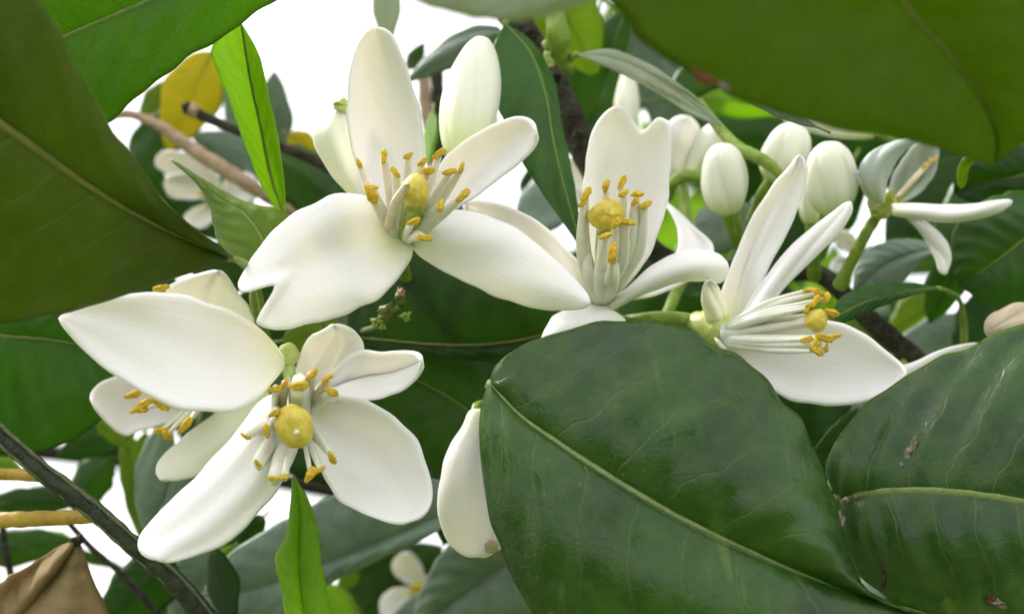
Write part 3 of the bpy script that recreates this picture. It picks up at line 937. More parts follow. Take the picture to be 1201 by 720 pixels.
# ---------- blossom with the round ochre stigma and the upright petal
f = thing('orange_blossom', 'wide open white blossom with one tall upright petal and a notched lower petal', 'blossom', W(np.array((472, 285, 18.0))), FG)
petal(f, [E([(470, 270), (435, 240), (418, 200), (409, 150), (408, 100), (416, 62), (428, 40), (441, 32)], 17.7, 17.4, 17.5),
          E([(480, 270), (494, 235), (499, 190), (494, 145), (484, 100), (472, 65), (459, 40), (441, 32)], 17.7, 17.4, 17.5)], bulge=0.3, lip=-0.1)
petal(f, [E([(485, 270), (497, 232), (515, 195), (545, 165), (580, 145), (606, 136), (622, 141), (629, 155)], 17.6, 16.9),
          E([(492, 272), (515, 262), (540, 243), (570, 222), (600, 200), (620, 183), (629, 168), (629, 155)], 17.6, 16.9)], bulge=0.26)
petal(f, [E([(472, 275), (450, 240), (420, 229), (385, 232), (345, 250), (310, 280), (288, 315), (279, 334), (281, 340)], 17.4, 15.9),
          E([(472, 276), (440, 252), (410, 252), (375, 268), (340, 292), (308, 320), (292, 336), (288, 343)], 17.4, 15.8),
          E([(475, 278), (445, 285), (410, 295), (375, 307), (345, 320), (332, 330), (321, 336)], 17.45, 16.05),
          E([(480, 280), (455, 310), (425, 330), (385, 346), (345, 360), (315, 370), (301, 375)], 17.4, 15.8),
          E([(486, 282), (482, 305), (462, 332), (432, 356), (395, 373), (355, 383), (325, 387), (308, 384)], 17.4, 15.9)], bulge=-0.12, ns=40)
petal(f, [E([(478, 275), (505, 255), (540, 247), (575, 253), (612, 271), (645, 298), (672, 325), (688, 345), (693, 357)], 17.5, 16.6),
          E([(482, 280), (492, 300), (520, 317), (555, 336), (590, 352), (625, 362), (660, 364), (680, 362), (693, 357)], 17.5, 16.6)], bulge=-0.25)
petal(f, [E([(462, 275), (415, 232), (388, 205), (372, 178), (367, 155), (378, 140), (390, 128), (403, 120)], 18.3, 18.6),
          E([(470, 272), (440, 235), (430, 200), (428, 170), (425, 145), (420, 128), (412, 121), (403, 120)], 18.3, 18.6)], bulge=-0.4, mat='petal_back', label='cream petal of the blossom seen from its back')
part('petal_tuft', blob('petal_tuft', (401, 124, 18.3), 10, 8, 7, origin(f), 0.18, 0, 6), 'calyx', f)
c0 = (474, 275, 17.3)
for tp, an, sz in (((421, 192, 16.9), -65, 14), ((450, 184, 16.7), 75, 20), ((479, 183, 16.7), 30, 15), ((495, 190, 16.6), 40, 15), ((515, 181, 16.7), 35, 16), ((464, 203, 16.6), -50, 15), ((501, 201, 16.5), 5, 16),
                   ((527, 202, 16.5), 15, 17), ((541, 197, 16.5), 70, 15), ((435, 228, 16.6), -60, 22), ((543, 230, 16.4), 45, 18), ((517, 241, 16.4), 80, 18), ((485, 260, 16.2), 20, 16), ((498, 279, 16.1), -5, 20), ((437, 221, 16.65), 10, 16)):
    bx = (c0[0] + (tp[0] - 480) * 0.22, c0[1] + (tp[1] - 250) * 0.05 + 3, 17.3)
    stamen(f, bx, tp, an, sz * 1.12, 7.5, 4.0, bow=((tp[0] - 480) * 0.06, -3))
# tan style leaning across the stigma, as in a withered stamen
stamen(f, (455, 268, 17.0), (478, 217, 16.0), 20, 7, 6, 5, mat='filament_tan', bow=(-3, -4))
pis = part('pistil', tube_mesh('pistil', [(478, 272, 17.3, 13), (484, 255, 16.9, 12), (486, 240, 16.6, 12)], origin(f), 14, 12, 0.02), 'style', f)
part('stigma', blob('stigma', (487, 224, 16.35), 17, 20, 15, origin(f), 0.05, 0.06, 13, 0.1), 'stigma', pis)
calyx(f, (470, 292, 18.4), (471, 284, 17.9), 9, 15)
stalk(f, [(472, 285, 18.0, 10), (470, 300, 18.8, 8), (480, 330, 20.0, 7), (520, 330, 21.5, 7)])

# ---------- blossom with the twin-lobed upright petal
f = thing('orange_blossom', 'white blossom whose upright petal ends in two lobes, rising behind the large glossy leaf', 'blossom', W(np.array((708, 352, 18.6))), FG)
petal(f, [E([(702, 348), (686, 310), (682, 265), (684, 225), (688, 185), (694, 155), (702, 141)], 18.3, 18.2, 18.2),
          E([(704, 348), (700, 300), (702, 250), (706, 200), (712, 160), (720, 132), (728, 124)], 18.4, 18.1, 18.4),
          E([(708, 348), (725, 300), (736, 250), (744, 205), (748, 175), (752, 152)], 18.5, 18.25, 18.5),
          E([(714, 348), (745, 300), (762, 250), (768, 210), (772, 170), (773, 148), (771, 138)], 18.4, 18.1, 18.4),
          E([(720, 350), (758, 305), (778, 260), (784, 220), (786, 185), (787, 158), (785, 142)], 18.3, 18.2, 18.2)], bulge=0.1, ns=40)
petal(f, [E([(706, 352), (690, 320), (662, 288), (628, 258), (590, 240), (560, 234), (545, 238)], 18.4, 17.7),
          E([(700, 356), (670, 350), (640, 338), (600, 310), (570, 280), (550, 256), (545, 238)], 18.4, 17.7)], bulge=0.2)
petal(f, [E([(706, 360), (735, 340), (762, 315), (790, 299), (820, 293), (842, 298), (855, 314)], 18.4, 17.9),
          E([(712, 366), (742, 350), (772, 338), (800, 330), (825, 330), (845, 332), (855, 314)], 18.2, 17.9)], bulge=-0.28)
petal(f, [E([(715, 362), (685, 358), (660, 364), (643, 378), (634, 400), (640, 425)], 18.3, 17.6),
          E([(722, 368), (735, 380), (730, 400), (700, 420), (665, 430), (640, 425)], 18.2, 17.6)], bulge=-0.3)
petal(f, [E([(715, 352), (755, 330), (790, 300), (795, 270), (785, 245), (776, 235)], 18.9, 20.2),
          E([(715, 352), (770, 345), (830, 312), (838, 290), (810, 262), (776, 235)], 18.9, 20.2)], bulge=0.2)
for tp, an, sz in (((687, 228, 17.3), 55, 19), ((684, 238, 17.3), 40, 14), ((711, 219, 17.3), 80, 17), ((729, 214, 17.4), 60, 17), ((731, 227, 17.3), 30, 15), ((747, 229, 17.4), 10, 14), ((756, 241, 17.4), 30, 16),
                   ((735, 261, 17.2), -10, 18), ((722, 262, 17.1), 50, 16), ((710, 277, 17.0), 35, 17), ((719, 297, 16.9), 85, 26), ((744, 237, 17.35), 50, 12)):
    bx = (706 + (tp[0] - 715) * 0.35, 338, 18.1)
    stamen(f, bx, tp, an, sz * 1.1, 8.5, 4, bow=((tp[0] - 712) * 0.25, 4))
pis = part('pistil', tube_mesh('pistil', [(708, 345, 18.2, 14), (709, 310, 17.9, 12), (711, 270, 17.6, 12)], origin(f), 14, 12, 0.02), 'style', f)
part('stigma', blob('stigma', (712, 253, 17.35), 22, 19, 16, origin(f), 0.06, 0.07, 23, 0.1), 'stigma', pis)
for q in ((693, 325, 17.7, 9), (705, 322, 17.55, 10), (718, 326, 17.6, 9)):
    part('fused_filament', tube_mesh('fused_filament', [(706, 352, 18.2, 10), (q[0], q[1] + 5, q[2] + .1, q[3]), (q[0] + (q[0] - 706) * .3, q[1] - 28, q[2], q[3] * .7), (q[0] + (q[0] - 706) * .5, q[1] - 45, q[2], 3)], origin(f), 10, 16, 0.04, 0.6), 'filament', f)
calyx(f, (716, 372, 18.9), (712, 360, 18.5), 9, 13)
stalk(f, [(708, 352, 18.6, 10), (725, 380, 19.2, 8), (760, 400, 20, 7), (800, 330, 21.8, 7)])

# ---------- blossom in side view on the pale green stalk
f = thing('orange_blossom', 'white blossom in side view with a bundle of filaments tipped by clustered orange anthers', 'blossom', W(np.array((822, 382, 18.6))), FG)
petal(f, [E([(838, 392), (845, 345), (857, 313), (877, 263), (900, 227), (910, 213), (925, 198), (938, 181)], 18.4, 18.0),
          E([(876, 392), (890, 350), (899, 320), (921, 280), (935, 246), (945, 214), (946, 196), (938, 181)], 18.2, 18.0)], bulge=0.2, fold=-0.06)
petal(f, [E([(858, 398), (880, 352), (905, 316), (930, 287), (955, 266), (978, 249), (990, 240), (998, 236)], 18.2, 17.8),
          E([(875, 402), (900, 362), (925, 332), (955, 302), (980, 277), (993, 260), (999, 247), (998, 236)], 18.0, 17.8)], bulge=-0.16)
petal(f, [E([(838, 390), (880, 380), (930, 372), (975, 376), (1010, 390), (1040, 411), (1060, 430), (1063, 438)], 18.1, 17.0),
          E([(838, 398), (862, 425), (890, 450), (925, 468), (965, 475), (1010, 472), (1045, 461), (1063, 438)], 17.9, 17.0)], bulge=0.3)
petal(f, [E([(850, 395), (930, 420), (1010, 430), (1062, 427), (1100, 411), (1130, 403), (1150, 402)], 18.8, 18.9),
          E([(850, 405), (930, 450), (1010, 465), (1068, 458), (1110, 440), (1140, 420), (1150, 402)], 18.8, 18.9)], bulge=0.1)
petal(f, [E([(832, 385), (826, 365), (823, 350), (826, 335), (832, 328)], 18.2, 17.8),
          E([(850, 385), (852, 365), (848, 348), (842, 335), (832, 328)], 18.2, 17.8)], bulge=-0.1, mat='petal_back')
for tp, an, sz in (((948, 340, 17.3), 20, 18), ((960, 343, 17.2), -20, 20), ((968, 350, 17.2), 65, 22), ((955, 353, 17.1), 40, 20), ((946, 362, 17.0), 70, 18), ((975, 366, 17.1), -25, 22), ((965, 376, 17.0), 45, 20),
                   ((945, 398, 16.8), 15, 22), ((955, 404, 16.7), 50, 22), ((966, 396, 16.7), -15, 24), ((978, 394, 16.8), 10, 18), ((958, 412, 16.65), -30, 20), ((950, 358, 17.0), 10, 18), ((968, 408, 16.75), 70, 16)):
    bx = (855 + rng.uniform(-4, 4), 392 + (tp[1] - 380) * 0.3, 17.9)
    stamen(f, bx, tp, an, sz * 0.88, 5.2, 2.0, bow=(0, (tp[1] - 380) * 0.12))
pis = part('pistil', tube_mesh('pistil', [(850, 392, 18.0, 12), (900, 384, 17.6, 9), (930, 380, 17.4, 7), (948, 378, 17.2, 6)], origin(f), 14, 16, 0.02), 'filament', f)
part('stigma', blob('stigma', (957, 376, 17.0), 13, 14, 12, origin(f), 0.07, 0, 33, 0.1), 'stigma', pis)
part('receptacle', tube_mesh('receptacle', [(815, 378, 18.6, 14), (828, 384, 18.4, 19), (850, 390, 18.2, 22), (868, 392, 18.1, 14)], origin(f), 16, 16, 0.04), 'calyx', f)
calyx(f, (812, 376, 18.6), (828, 382, 18.5), 13, 20)
stalk(f, [(818, 379, 18.6, 9), (795, 374, 18.5, 8.5), (765, 374, 18.4, 7.5), (735, 377, 18.6, 6.5), (700, 385, 19.5, 6), (690, 330, 21.6, 6)])

# ---------- grey-backed blossom turned away
f = thing('orange_blossom', 'blossom turned away with grey-blue petal backs and rusty anthers above a dark leaf', 'blossom', W(np.array((1035, 248, 20.6))), FG)
petal(f, [E([(1030, 240), (1014, 222), (1008, 200), (1020, 180), (1045, 168), (1082, 158)], 20.2, 19.7),
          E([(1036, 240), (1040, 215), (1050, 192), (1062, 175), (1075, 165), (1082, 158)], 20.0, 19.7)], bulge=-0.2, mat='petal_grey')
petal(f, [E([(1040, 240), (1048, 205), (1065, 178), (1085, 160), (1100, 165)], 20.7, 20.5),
          E([(1055, 240), (1080, 225), (1096, 205), (1100, 185), (1100, 165)], 20.7, 20.5)], bulge=0.3, mat='petal_grey')  # shade on this petal is put into its grey colour
petal(f, [E([(1045, 240), (1075, 240), (1110, 241), (1145, 240), (1170, 236), (1188, 236)], 20.3, 19.6),
          E([(1045, 252), (1075, 256), (1105, 260), (1140, 257), (1172, 248), (1188, 236)], 20.2, 19.6)], bulge=-0.25)
petal(f, [E([(1062, 252), (1080, 258), (1098, 270), (1110, 285), (1115, 303), (1110, 322)], 20.4, 20.2),
          E([(1062, 252), (1080, 272), (1090, 290), (1098, 305), (1102, 318), (1110, 322)], 20.4, 20.2)], bulge=-0.1)
petal(f, [E([(1022, 245), (1015, 228), (1008, 215), (998, 207), (988, 202)], 20.3, 19.9),
          E([(1034, 240), (1024, 222), (1016, 206), (1003, 200), (988, 202)], 20.3, 19.9)], bulge=-0.1)
for tp, an in (((1083, 195, 20.6), 60), ((1090, 189, 20.6), 80), ((1096, 186, 20.6), 70)):
    stamen(f, (1052, 232, 20.6), tp, an, 10, 3, 1.6, mat='filament_tan')
calyx(f, (1030, 252, 20.7), (1034, 240, 20.4), 11, 16)
part('pistil', tube_mesh('pistil', [(1040, 245, 20.7, 7), (1065, 222, 20.8, 3), (1082, 203, 20.8, 2.5)], origin(f), 10, 10, 0.02), 'style', f)

# ---------- far blurred blossoms
f = thing('orange_blossom', 'small blurred white blossom with an ochre centre between grey-green leaves', 'blossom', W(np.array((498, 690, 30))), FG)
petal(f, [E([(492, 688), (476, 684), (462, 672), (459, 660), (468, 651), (478, 648)], 29.8, 29), E([(500, 684), (498, 672), (492, 658), (486, 650), (478, 648)], 29.8, 29)], bulge=0.3, nt=24, ns=14)
petal(f, [E([(490, 692), (475, 688), (456, 692), (446, 702), (446, 718), (455, 728)], 29.8, 29), E([(494, 698), (488, 712), (476, 722), (466, 728), (455, 728)], 29.8, 29)], bulge=0.3, nt=24, ns=14)
petal(f, [E([(498, 694), (508, 705), (512, 722), (508, 740)], 29.8, 30), E([(498, 694), (492, 710), (494, 730), (508, 740)], 29.8, 30)], bulge=0.3, nt=24, ns=14, mat='petal_grey')
petal(f, [E([(500, 690), (508, 682), (514, 678), (512, 670)], 29.8, 29.4), E([(496, 686), (500, 678), (506, 672), (512, 670)], 29.8, 29.4)], bulge=0.1, nt=18, ns=12, mat='petal_back')
for tp, an in (((486, 688, 29.2), 20), ((492, 692, 29.2), -20), ((484, 693, 29.2), 50), ((497, 695, 29.2), 0)):
    stamen(f, (498, 690, 29.7), tp, an, 12, 3, 2)
part('stigma', blob('stigma', (492, 687, 29.3), 6, 6, 6, origin(f), 0.06, 0, 43), 'stigma', f)
stalk(f, [(498, 690, 30, 4), (510, 705, 30.5, 4), (520, 730, 31, 4), (530, 780, 31, 4)])

f = thing('orange_blossom', 'blurred white blossom under the pale tan twig', 'blossom', W(np.array((240, 240, 28))), FG)
petal(f, [E([(240, 225), (215, 215), (195, 205), (182, 192), (186, 180), (205, 178)], 27.8, 27), E([(262, 225), (255, 205), (240, 190), (225, 182), (205, 178)], 27.8, 27)], bulge=0.3, nt=24, ns=14)
petal(f, [E([(245, 232), (220, 235), (198, 230), (193, 212), (205, 205)], 27.6, 27), E([(252, 222), (240, 208), (225, 203), (205, 205)], 27.6, 27)], bulge=0.2, nt=24, ns=14)
petal(f, [E([(250, 235), (262, 215), (275, 205), (290, 202), (300, 212)], 28, 27.4), E([(255, 240), (280, 242), (298, 236), (304, 225), (300, 212)], 28, 27.4)], bulge=0.2, nt=24, ns=14)
petal(f, [E([(240, 240), (225, 245), (215, 255), (222, 265)], 28, 27.6), E([(252, 242), (250, 258), (238, 268), (222, 265)], 28, 27.6)], bulge=0.2, nt=24, ns=14)
for tp, an in (((238, 228, 27.2), 20), ((246, 222, 27.2), 70), ((252, 228, 27.2), 0)):
    stamen(f, (245, 238, 27.9), tp, an, 12, 3, 2)
stalk(f, [(245, 238, 28, 4), (270, 262, 28.6, 4), (300, 300, 29, 4)])

f = thing('orange_blossom', 'blurred white petals of a blossom behind the twin-lobed petal beside the buds', 'blossom', W(np.array((800, 215, 23.5))), FG)
petal(f, [E([(792, 215), (778, 190), (776, 160), (788, 140), (806, 136)], 23.4, 22.8), E([(802, 212), (812, 185), (820, 165), (820, 148), (806, 136)], 23.4, 22.8)], bulge=-0.3, nt=26, ns=16)
petal(f, [E([(802, 215), (808, 180), (820, 155), (836, 144), (850, 150)], 23.2, 22.6), E([(810, 215), (838, 200), (852, 180), (856, 162), (850, 150)], 23.2, 22.6)], bulge=-0.3, nt=26, ns=16, mat='petal_back')
stalk(f, [(800, 215, 23.5, 6), (805, 250, 23.2, 6), (815, 300, 22.5, 6)])

f = thing('orange_blossom', 'pale blurred blossom fragment between the dark hanging leaf and the twin-lobed petal', 'blossom', W(np.array((690, 235, 25))), FG)
petal(f, [E([(690, 240), (668, 225), (655, 205), (655, 190), (668, 187)], 24.8, 24.4), E([(698, 235), (698, 210), (692, 194), (680, 188), (668, 187)], 24.8, 24.4)], bulge=0.2, nt=26, ns=16)
petal(f, [E([(692, 240), (680, 240), (668, 236), (664, 225)], 24.4, 24.2), E([(694, 236), (688, 226), (676, 220), (664, 225)], 24.4, 24.2)], bulge=0.1, nt=20, ns=12)
stalk(f, [(690, 238, 25, 5), (705, 260, 24, 5), (725, 265, 22.6, 5)])

f = thing('orange_blossom', 'far pale blossom glimpsed beneath the grey-backed blossom', 'blossom', W(np.array((1000, 300, 26))), FG)
petal(f, [E([(1000, 300), (985, 290), (978, 278), (985, 270)], 25.8, 25.4), E([(1006, 298), (1005, 283), (998, 273), (985, 270)], 25.8, 25.4)], bulge=0.2, nt=20, ns=12)
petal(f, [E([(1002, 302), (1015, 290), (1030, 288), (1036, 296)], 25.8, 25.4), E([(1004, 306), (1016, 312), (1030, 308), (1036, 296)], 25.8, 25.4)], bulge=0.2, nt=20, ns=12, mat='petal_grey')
petal(f, [E([(996, 302), (984, 300), (976, 306), (974, 316)], 25.8, 25.4), E([(1000, 308), (992, 318), (982, 320), (974, 316)], 25.8, 25.4)], bulge=0.2, nt=20, ns=12)
stalk(f, [(1000, 303, 26, 5), (995, 325, 25, 5), (990, 345, 23, 5)])

# ================================================================== BUDS
BG_ = 'closed white buds'


def bud(label, base, tip, wpx, prof=None, k=0, stem=None, ridge=0.09, seam=0.075, cup=True, mat='bud'):
    f = thing('flower_bud', label, 'bud', W(np.array(base, float)), BG_)
    r = wpx / 2
    prof = prof or [(0, .46), (.07, .68), (.2, .88), (.4, 1.0), (.6, .97), (.76, .86), (.88, .68), (.95, .46), (.985, .27), (1.0, .03)]
    part('bud_petals', lathe_px('bud_petals', base, tip, [(a, q * r) for a, q in prof], origin(f), 90, 5, ridge, 0.7, seam, k), mat, f)
    if cup:
        d = tuple((b - a) * 0.16 for a, b in zip(base, tip))
        calyx(f, tuple(a - x * .35 for a, x in zip(base, d)), tuple(a + x * 0.9 for a, x in zip(base, d)), r * .35, r * .62)
    if stem:
        stalk(f, stem)
    return f


bud('fat upright white bud with a green foot, in full view before a second bud', (852, 250, 20.6), (847, 168, 20.2), 54, k=1, stem=[(852, 250, 20.6, 6), (858, 268, 20.9, 6), (866, 290, 21.6, 6)])
bud('white bud leaning over the smooth green shoot', (905, 210, 21.3), (938, 146, 21.0), 54, k=2, stem=[(905, 210, 21.3, 6), (893, 228, 21.5, 6), (880, 260, 22, 6)])
bud('ridged upright white bud next to the grey-backed blossom', (976, 250, 20.4), (973, 166, 20.0), 60, k=3.3, ridge=0.09, seam=0.06, stem=[(976, 250, 20.4, 7), (972, 270, 21, 6), (962, 300, 22, 6)])
bud('white bud lying sideways with its green cup under the overhanging leaf', (1026, 155, 21.5), (912, 130, 22.2), 34, k=4, stem=[(1026, 155, 21.5, 6), (1048, 165, 21.8, 6), (1090, 190, 22.5, 5)])
bud('tall narrow white bud beside the dark hanging leaf', (540, 185, 18.6), (566, 45, 19.4), 68, k=5.2, prof=[(0, .5), (.1, .72), (.25, .90), (.45, 1.0), (.65, .92), (.82, .70), (.93, .46), (.985, .24), (1, .04)], ridge=0.07, seam=0.04,
    stem=[(540, 185, 18.6, 9), (535, 230, 19.5, 8), (540, 300, 21, 7)])
f = thing('flower_bud', 'spoon-shaped white bud hanging against the edge of the large glossy leaf', 'bud', W(np.array((557, 478, 17.9))), BG_)
petal(f, [E([(554, 479), (545, 500), (530, 522), (518, 555), (513, 595), (522, 628), (540, 646), (560, 650)], 17.6, 17.2),
          E([(563, 479), (566, 505), (570, 540), (577, 575), (586, 610), (586, 636), (576, 648), (560, 650)], 17.6, 17.2, 17.6)], bulge=-0.42, th=0.11)
petal(f, [E([(556, 480), (562, 505), (558, 540), (556, 580), (560, 620), (575, 646)], 17.7, 17.5),
          E([(564, 480), (575, 510), (592, 545), (604, 590), (602, 630), (575, 646)], 17.8, 17.6)], bulge=-0.3, th=0.11)
petal(f, [E([(554, 482), (540, 520), (530, 570), (535, 620), (560, 645)], 18.0, 17.8),
          E([(566, 482), (580, 520), (600, 570), (598, 620), (560, 645)], 18.0, 17.8)], bulge=0.3, th=0.11)
part('brown_tip', blob('brown_tip', (576, 641, 17.17), 9, 8, 2.5, origin(f), 0.1, 0, 91, 0.3), 'petal_tan', f)
stalk(f, [(558, 490, 17.7, 6), (558, 480, 17.75, 7), (570, 474, 18.6, 5), (600, 450, 20.6, 5)])
bud('small white bud tip peeking between two grey-green leaves', (732, 175, 25.5), (738, 66, 26.0), 30, k=2.7, prof=[(0, .5), (.2, .85), (.45, 1), (.7, .72), (.85, .45), (.95, .3), (1, .05)], stem=[(732, 175, 25.5, 5), (735, 230, 24, 5), (745, 270, 22.6, 5)])
bud('withered cream bud resting behind the scarred leaf', (1215, 372, 18.9), (1158, 388, 18.6), 44, k=3, ridge=0.2, seam=0.1, mat='petal_tan', cup=False, stem=[(1215, 372, 18.9, 6), (1230, 390, 19.5, 6), (1190, 480, 21.5, 6)])
bud('slim white bud beside the ridged upright bud', (950, 262, 22.4), (952, 195, 22.2), 28, k=1, stem=[(950, 262, 22.4, 5), (950, 290, 22.5, 5), (952, 318, 22.6, 5)])

# a spent flower stub and the knobbly axil shoot
f = thing('spent_flower_stub', 'knobbly green and brown spent flower stub before the dark leaf', 'stub', W(np.array((455, 372, 18.2))))
at = origin(f)
part('stub_body', blob('stub_body', (455, 366, 18.0), 14, 9, 9, at, 0.22, 0, 61, 0.5), 'stalk_dark', f)
part('stub_head', blob('stub_head', (470, 350, 18.0), 6, 11, 7, at, 0.2, 0, 62, 0.2), 'stalk_dark', f)
part('scar', blob('scar', (471, 343, 17.92), 4, 5, 4, at, 0.2, 0, 63), 'twig_tan', f)
for q in ((441, 378, 6), (476, 371, 6), (448, 383, 4)):
    part('stub_lobe', blob('stub_lobe', (q[0], q[1], 17.9), q[2], q[2] * .9, q[2] * .8, at, 0.3, 0, q[0]), 'stalk', f)
stalk(f, [(455, 372, 18.2, 5), (440, 384, 18.8, 4), (415, 392, 20, 4), (350, 420, 20.8, 5)], 'stalk_dark')
f = thing('axil_shoot', 'stubby yellow-green shoot sprouting from the dark branch below a leaf', 'shoot', W(np.array((668, 80, 21.2))))
at = origin(f)
part('shoot_body', tube_mesh('shoot_body', [(668, 84, 21.3, 5), (658, 68, 20.9, 10), (655, 45, 20.6, 14), (652, 22, 20.6, 12), (648, -5, 20.9, 9)], at, 16, 30, 0.05), 'stalk', f)
for q in ((642, 66, 5), (640, 52, 4), (646, 74, 4)):
    part('bud_scale', blob('bud_scale', (q[0], q[1], 20.7), q[2], q[2] * 1.4, q[2], at, 0.15, 0, q[0]), 'calyx', f)

# ================================================================== NEAR LEAVES
NG = 'near leaves'
leaf('orange_leaf', 'dark olive leaf underside with a brown midrib, pointing at the notched petal', 
     E([(272, 303), (215, 278), (150, 245), (90, 208), (30, 165), (-60, 100), (-140, 30)], 15.6, 11.8),
     E([(272, 303), (262, 292), (205, 248), (160, 190), (120, 130), (80, 62), (45, -5), (-20, -80), (-140, 30)], 15.6, 11.8, 13.6),
     E([(272, 303), (240, 315), (190, 332), (130, 352), (70, 368), (0, 380), (-80, 360), (-130, 200), (-140, 30)], 15.6, 11.8, 14.2),
     'under_brown', ('rib_dark', 6, 9), hb=-0.16, group=NG, petiole=[(272, 303, 15.6, 4), (286, 308, 16.2, 4), (300, 330, 18, 4), (320, 430, 20.8, 5)])
leaf('orange_leaf', 'bright backlit green leaf underside behind the olive leaf, against the white sky',
     E([(430, -130), (300, -62), (177, 0), (77, 43), (0, 85), (-70, 140)], 15.6, 18.0),
     E([(430, -130), (280, -170), (120, -130), (0, -50), (-60, 40), (-70, 140)], 15.6, 18.0, 16.8),
     E([(430, -130), (395, -50), (325, 0), (255, 46), (195, 88), (132, 138), (50, 175), (-70, 140)], 15.6, 18.0, 16.4),
     'under_lit', ('rib_lit', 5, 3), hb=-0.12, group=NG)
over = leaf('orange_leaf', 'huge dark green leaf underside overhanging the buds, with a tattered brown spot on its edge',
     E([(1000, -160), (1030, -60), (1062, 5), (1112, 62), (1150, 115), (1168, 160), (1166, 194)], 10.4, 13.0),
     E([(1000, -160), (800, -120), (690, -30), (745, 38), (820, 92), (900, 130), (985, 152), (1060, 164), (1120, 180), (1166, 194)], 10.4, 13.0, 10.9),
     E([(1000, -160), (1150, -140), (1260, -40), (1275, 60), (1240, 130), (1205, 163), (1180, 182), (1166, 194)], 10.4, 13.0, 12.2),
     'under', ('rib_dark', 4, 2), hb=-0.1, group=NG, ripple=0.08)
part('brown_spot', blob('brown_spot', (826, 92, 10.72), 16, 6, 1.5, origin(over), 0.25, 0, 81, -0.5), 'scar_red', over)
part('brown_spot', blob('brown_spot', (848, 102, 10.82), 9, 4, 1.5, origin(over), 0.25, 0, 82, -0.5), 'scar_pale', over)
leaf('orange_leaf', 'pale blurred leaf edge hanging over the tall narrow bud',
     E([(740, -60), (680, -25), (610, -12), (540, -18), (470, -25), (430, -40)], 9.6, 10.2),
     E([(740, -60), (705, -6), (640, 20), (580, 26), (530, 16), (470, -5), (430, -40)], 9.6, 10.2),
     E([(740, -60), (690, -80), (610, -90), (540, -90), (470, -70), (430, -40)], 9.4, 10.2),
     'sage_pale', ('rib_dark', 3, 2), hb=-0.05, group=NG)
big = leaf('orange_leaf', 'large glossy dark green leaf with a pale midrib before the twin-lobed blossom',
     E([(574, 448, 16.3), (610, 487, 15.9), (660, 523, 15.5), (720, 562, 15.2), (790, 603, 15.0), (860, 637, 14.95), (940, 672, 15.0), (1020, 702, 15.1), (1105, 728, 15.4)], 15),
     E([(574, 448, 16.3), (582, 428, 16.3), (610, 406, 16.4), (655, 389, 16.5), (715, 377, 16.5), (775, 378, 16.4), (835, 397, 16.3), (885, 432, 16.1), (925, 478, 15.9), (957, 528, 15.7), (978, 580, 15.5), (992, 632, 15.4), (1012, 688, 15.3), (1055, 712, 15.3), (1105, 728, 15.4)], 15.5),
     E([(574, 448, 16.3), (564, 480, 16.2), (562, 525, 15.9), (570, 585, 15.6), (588, 645, 15.3), (615, 700, 15.0), (660, 760, 14.8), (730, 815, 14.7), (830, 835, 14.7), (930, 815, 14.8), (1020, 770, 15.1), (1105, 728, 15.4)], 15.3),
     'top', ('rib', 9.5, 3), hb=-0.42, group=NG, nt=110, ns=64, quilt=0.06, petiole=[(575, 449, 16.3, 5), (578, 449, 16.8, 5.5), (592, 440, 18.2, 5), (615, 420, 20.8, 5)])
at = origin(big)
part('bite_mark', blob('bite_mark', (984, 611, 15.42), 6, 10, 1.5, at, 0.25, 0, 71, -0.3), 'scar_pale', big)
scarred = leaf('orange_leaf', 'broad green leaf with a yellow midrib, a brown crack and pale scars',
     E([(983, 585, 16.6), (1030, 579, 16.2), (1090, 577, 15.9), (1150, 582, 15.7), (1210, 592, 15.6), (1300, 620, 15.6), (1400, 660, 15.9)], 16),
     E([(983, 585, 16.6), (968, 550, 16.7), (985, 510, 16.8), (1020, 470, 16.9), (1075, 432, 16.9), (1140, 405, 16.8), (1215, 380, 16.6), (1300, 400, 16.3), (1370, 520, 16.0), (1400, 660, 15.9)], 16.6),
     E([(983, 585, 16.6), (985, 620, 16.5), (1000, 660, 16.3), (1030, 695, 16.1), (1090, 718, 15.8), (1160, 745, 15.6), (1260, 760, 15.6), (1350, 730, 15.8), (1400, 660, 15.9)], 16),
     'top_scarred', ('rib', 7.5, 4), hb=-0.22, group=NG, nt=90, ns=56, quilt=0.11, petiole=[(983, 585, 16.6, 5), (970, 582, 17.2, 5), (990, 540, 19.5, 5), (1060, 425, 21.6, 5)])
at = origin(scarred)
part('crack', tube_mesh('crack', [(1032, 630, 16.12, 1.5), (1036, 645, 16.0, 2.6), (1034, 660, 15.98, 2.2), (1038, 675, 15.98, 2.4), (1034, 692, 16.0, 1)], at, 6, 20, 0.3), 'scar', scarred)
part('scar', blob('scar', (1068, 530, 16.12), 5, 15, 3, at, 0.3, 0, 72, -0.3), 'scar_pale', scarred)
part('scar', blob('scar', (1060, 545, 16.12), 7, 3, 3, at, 0.3, 0, 73, 0.3), 'scar_pale', scarred)
part('rot_spot', blob('rot_spot', (1162, 702, 15.45), 6, 6, 2.5, at, 0.3, 0.2, 74), 'scar', scarred)
part('scar', blob('scar', (1176, 708, 15.46), 14, 5, 2.5, at, 0.3, 0, 75, -0.3), 'scar_pale', scarred)
for x in (992, 1004):
    part('insect_scale', blob('insect_scale', (x, 586 - (x - 992) * .3, 16.38), 4, 3, 3, at, 0.2, 0, x), 'scar_pale', scarred)
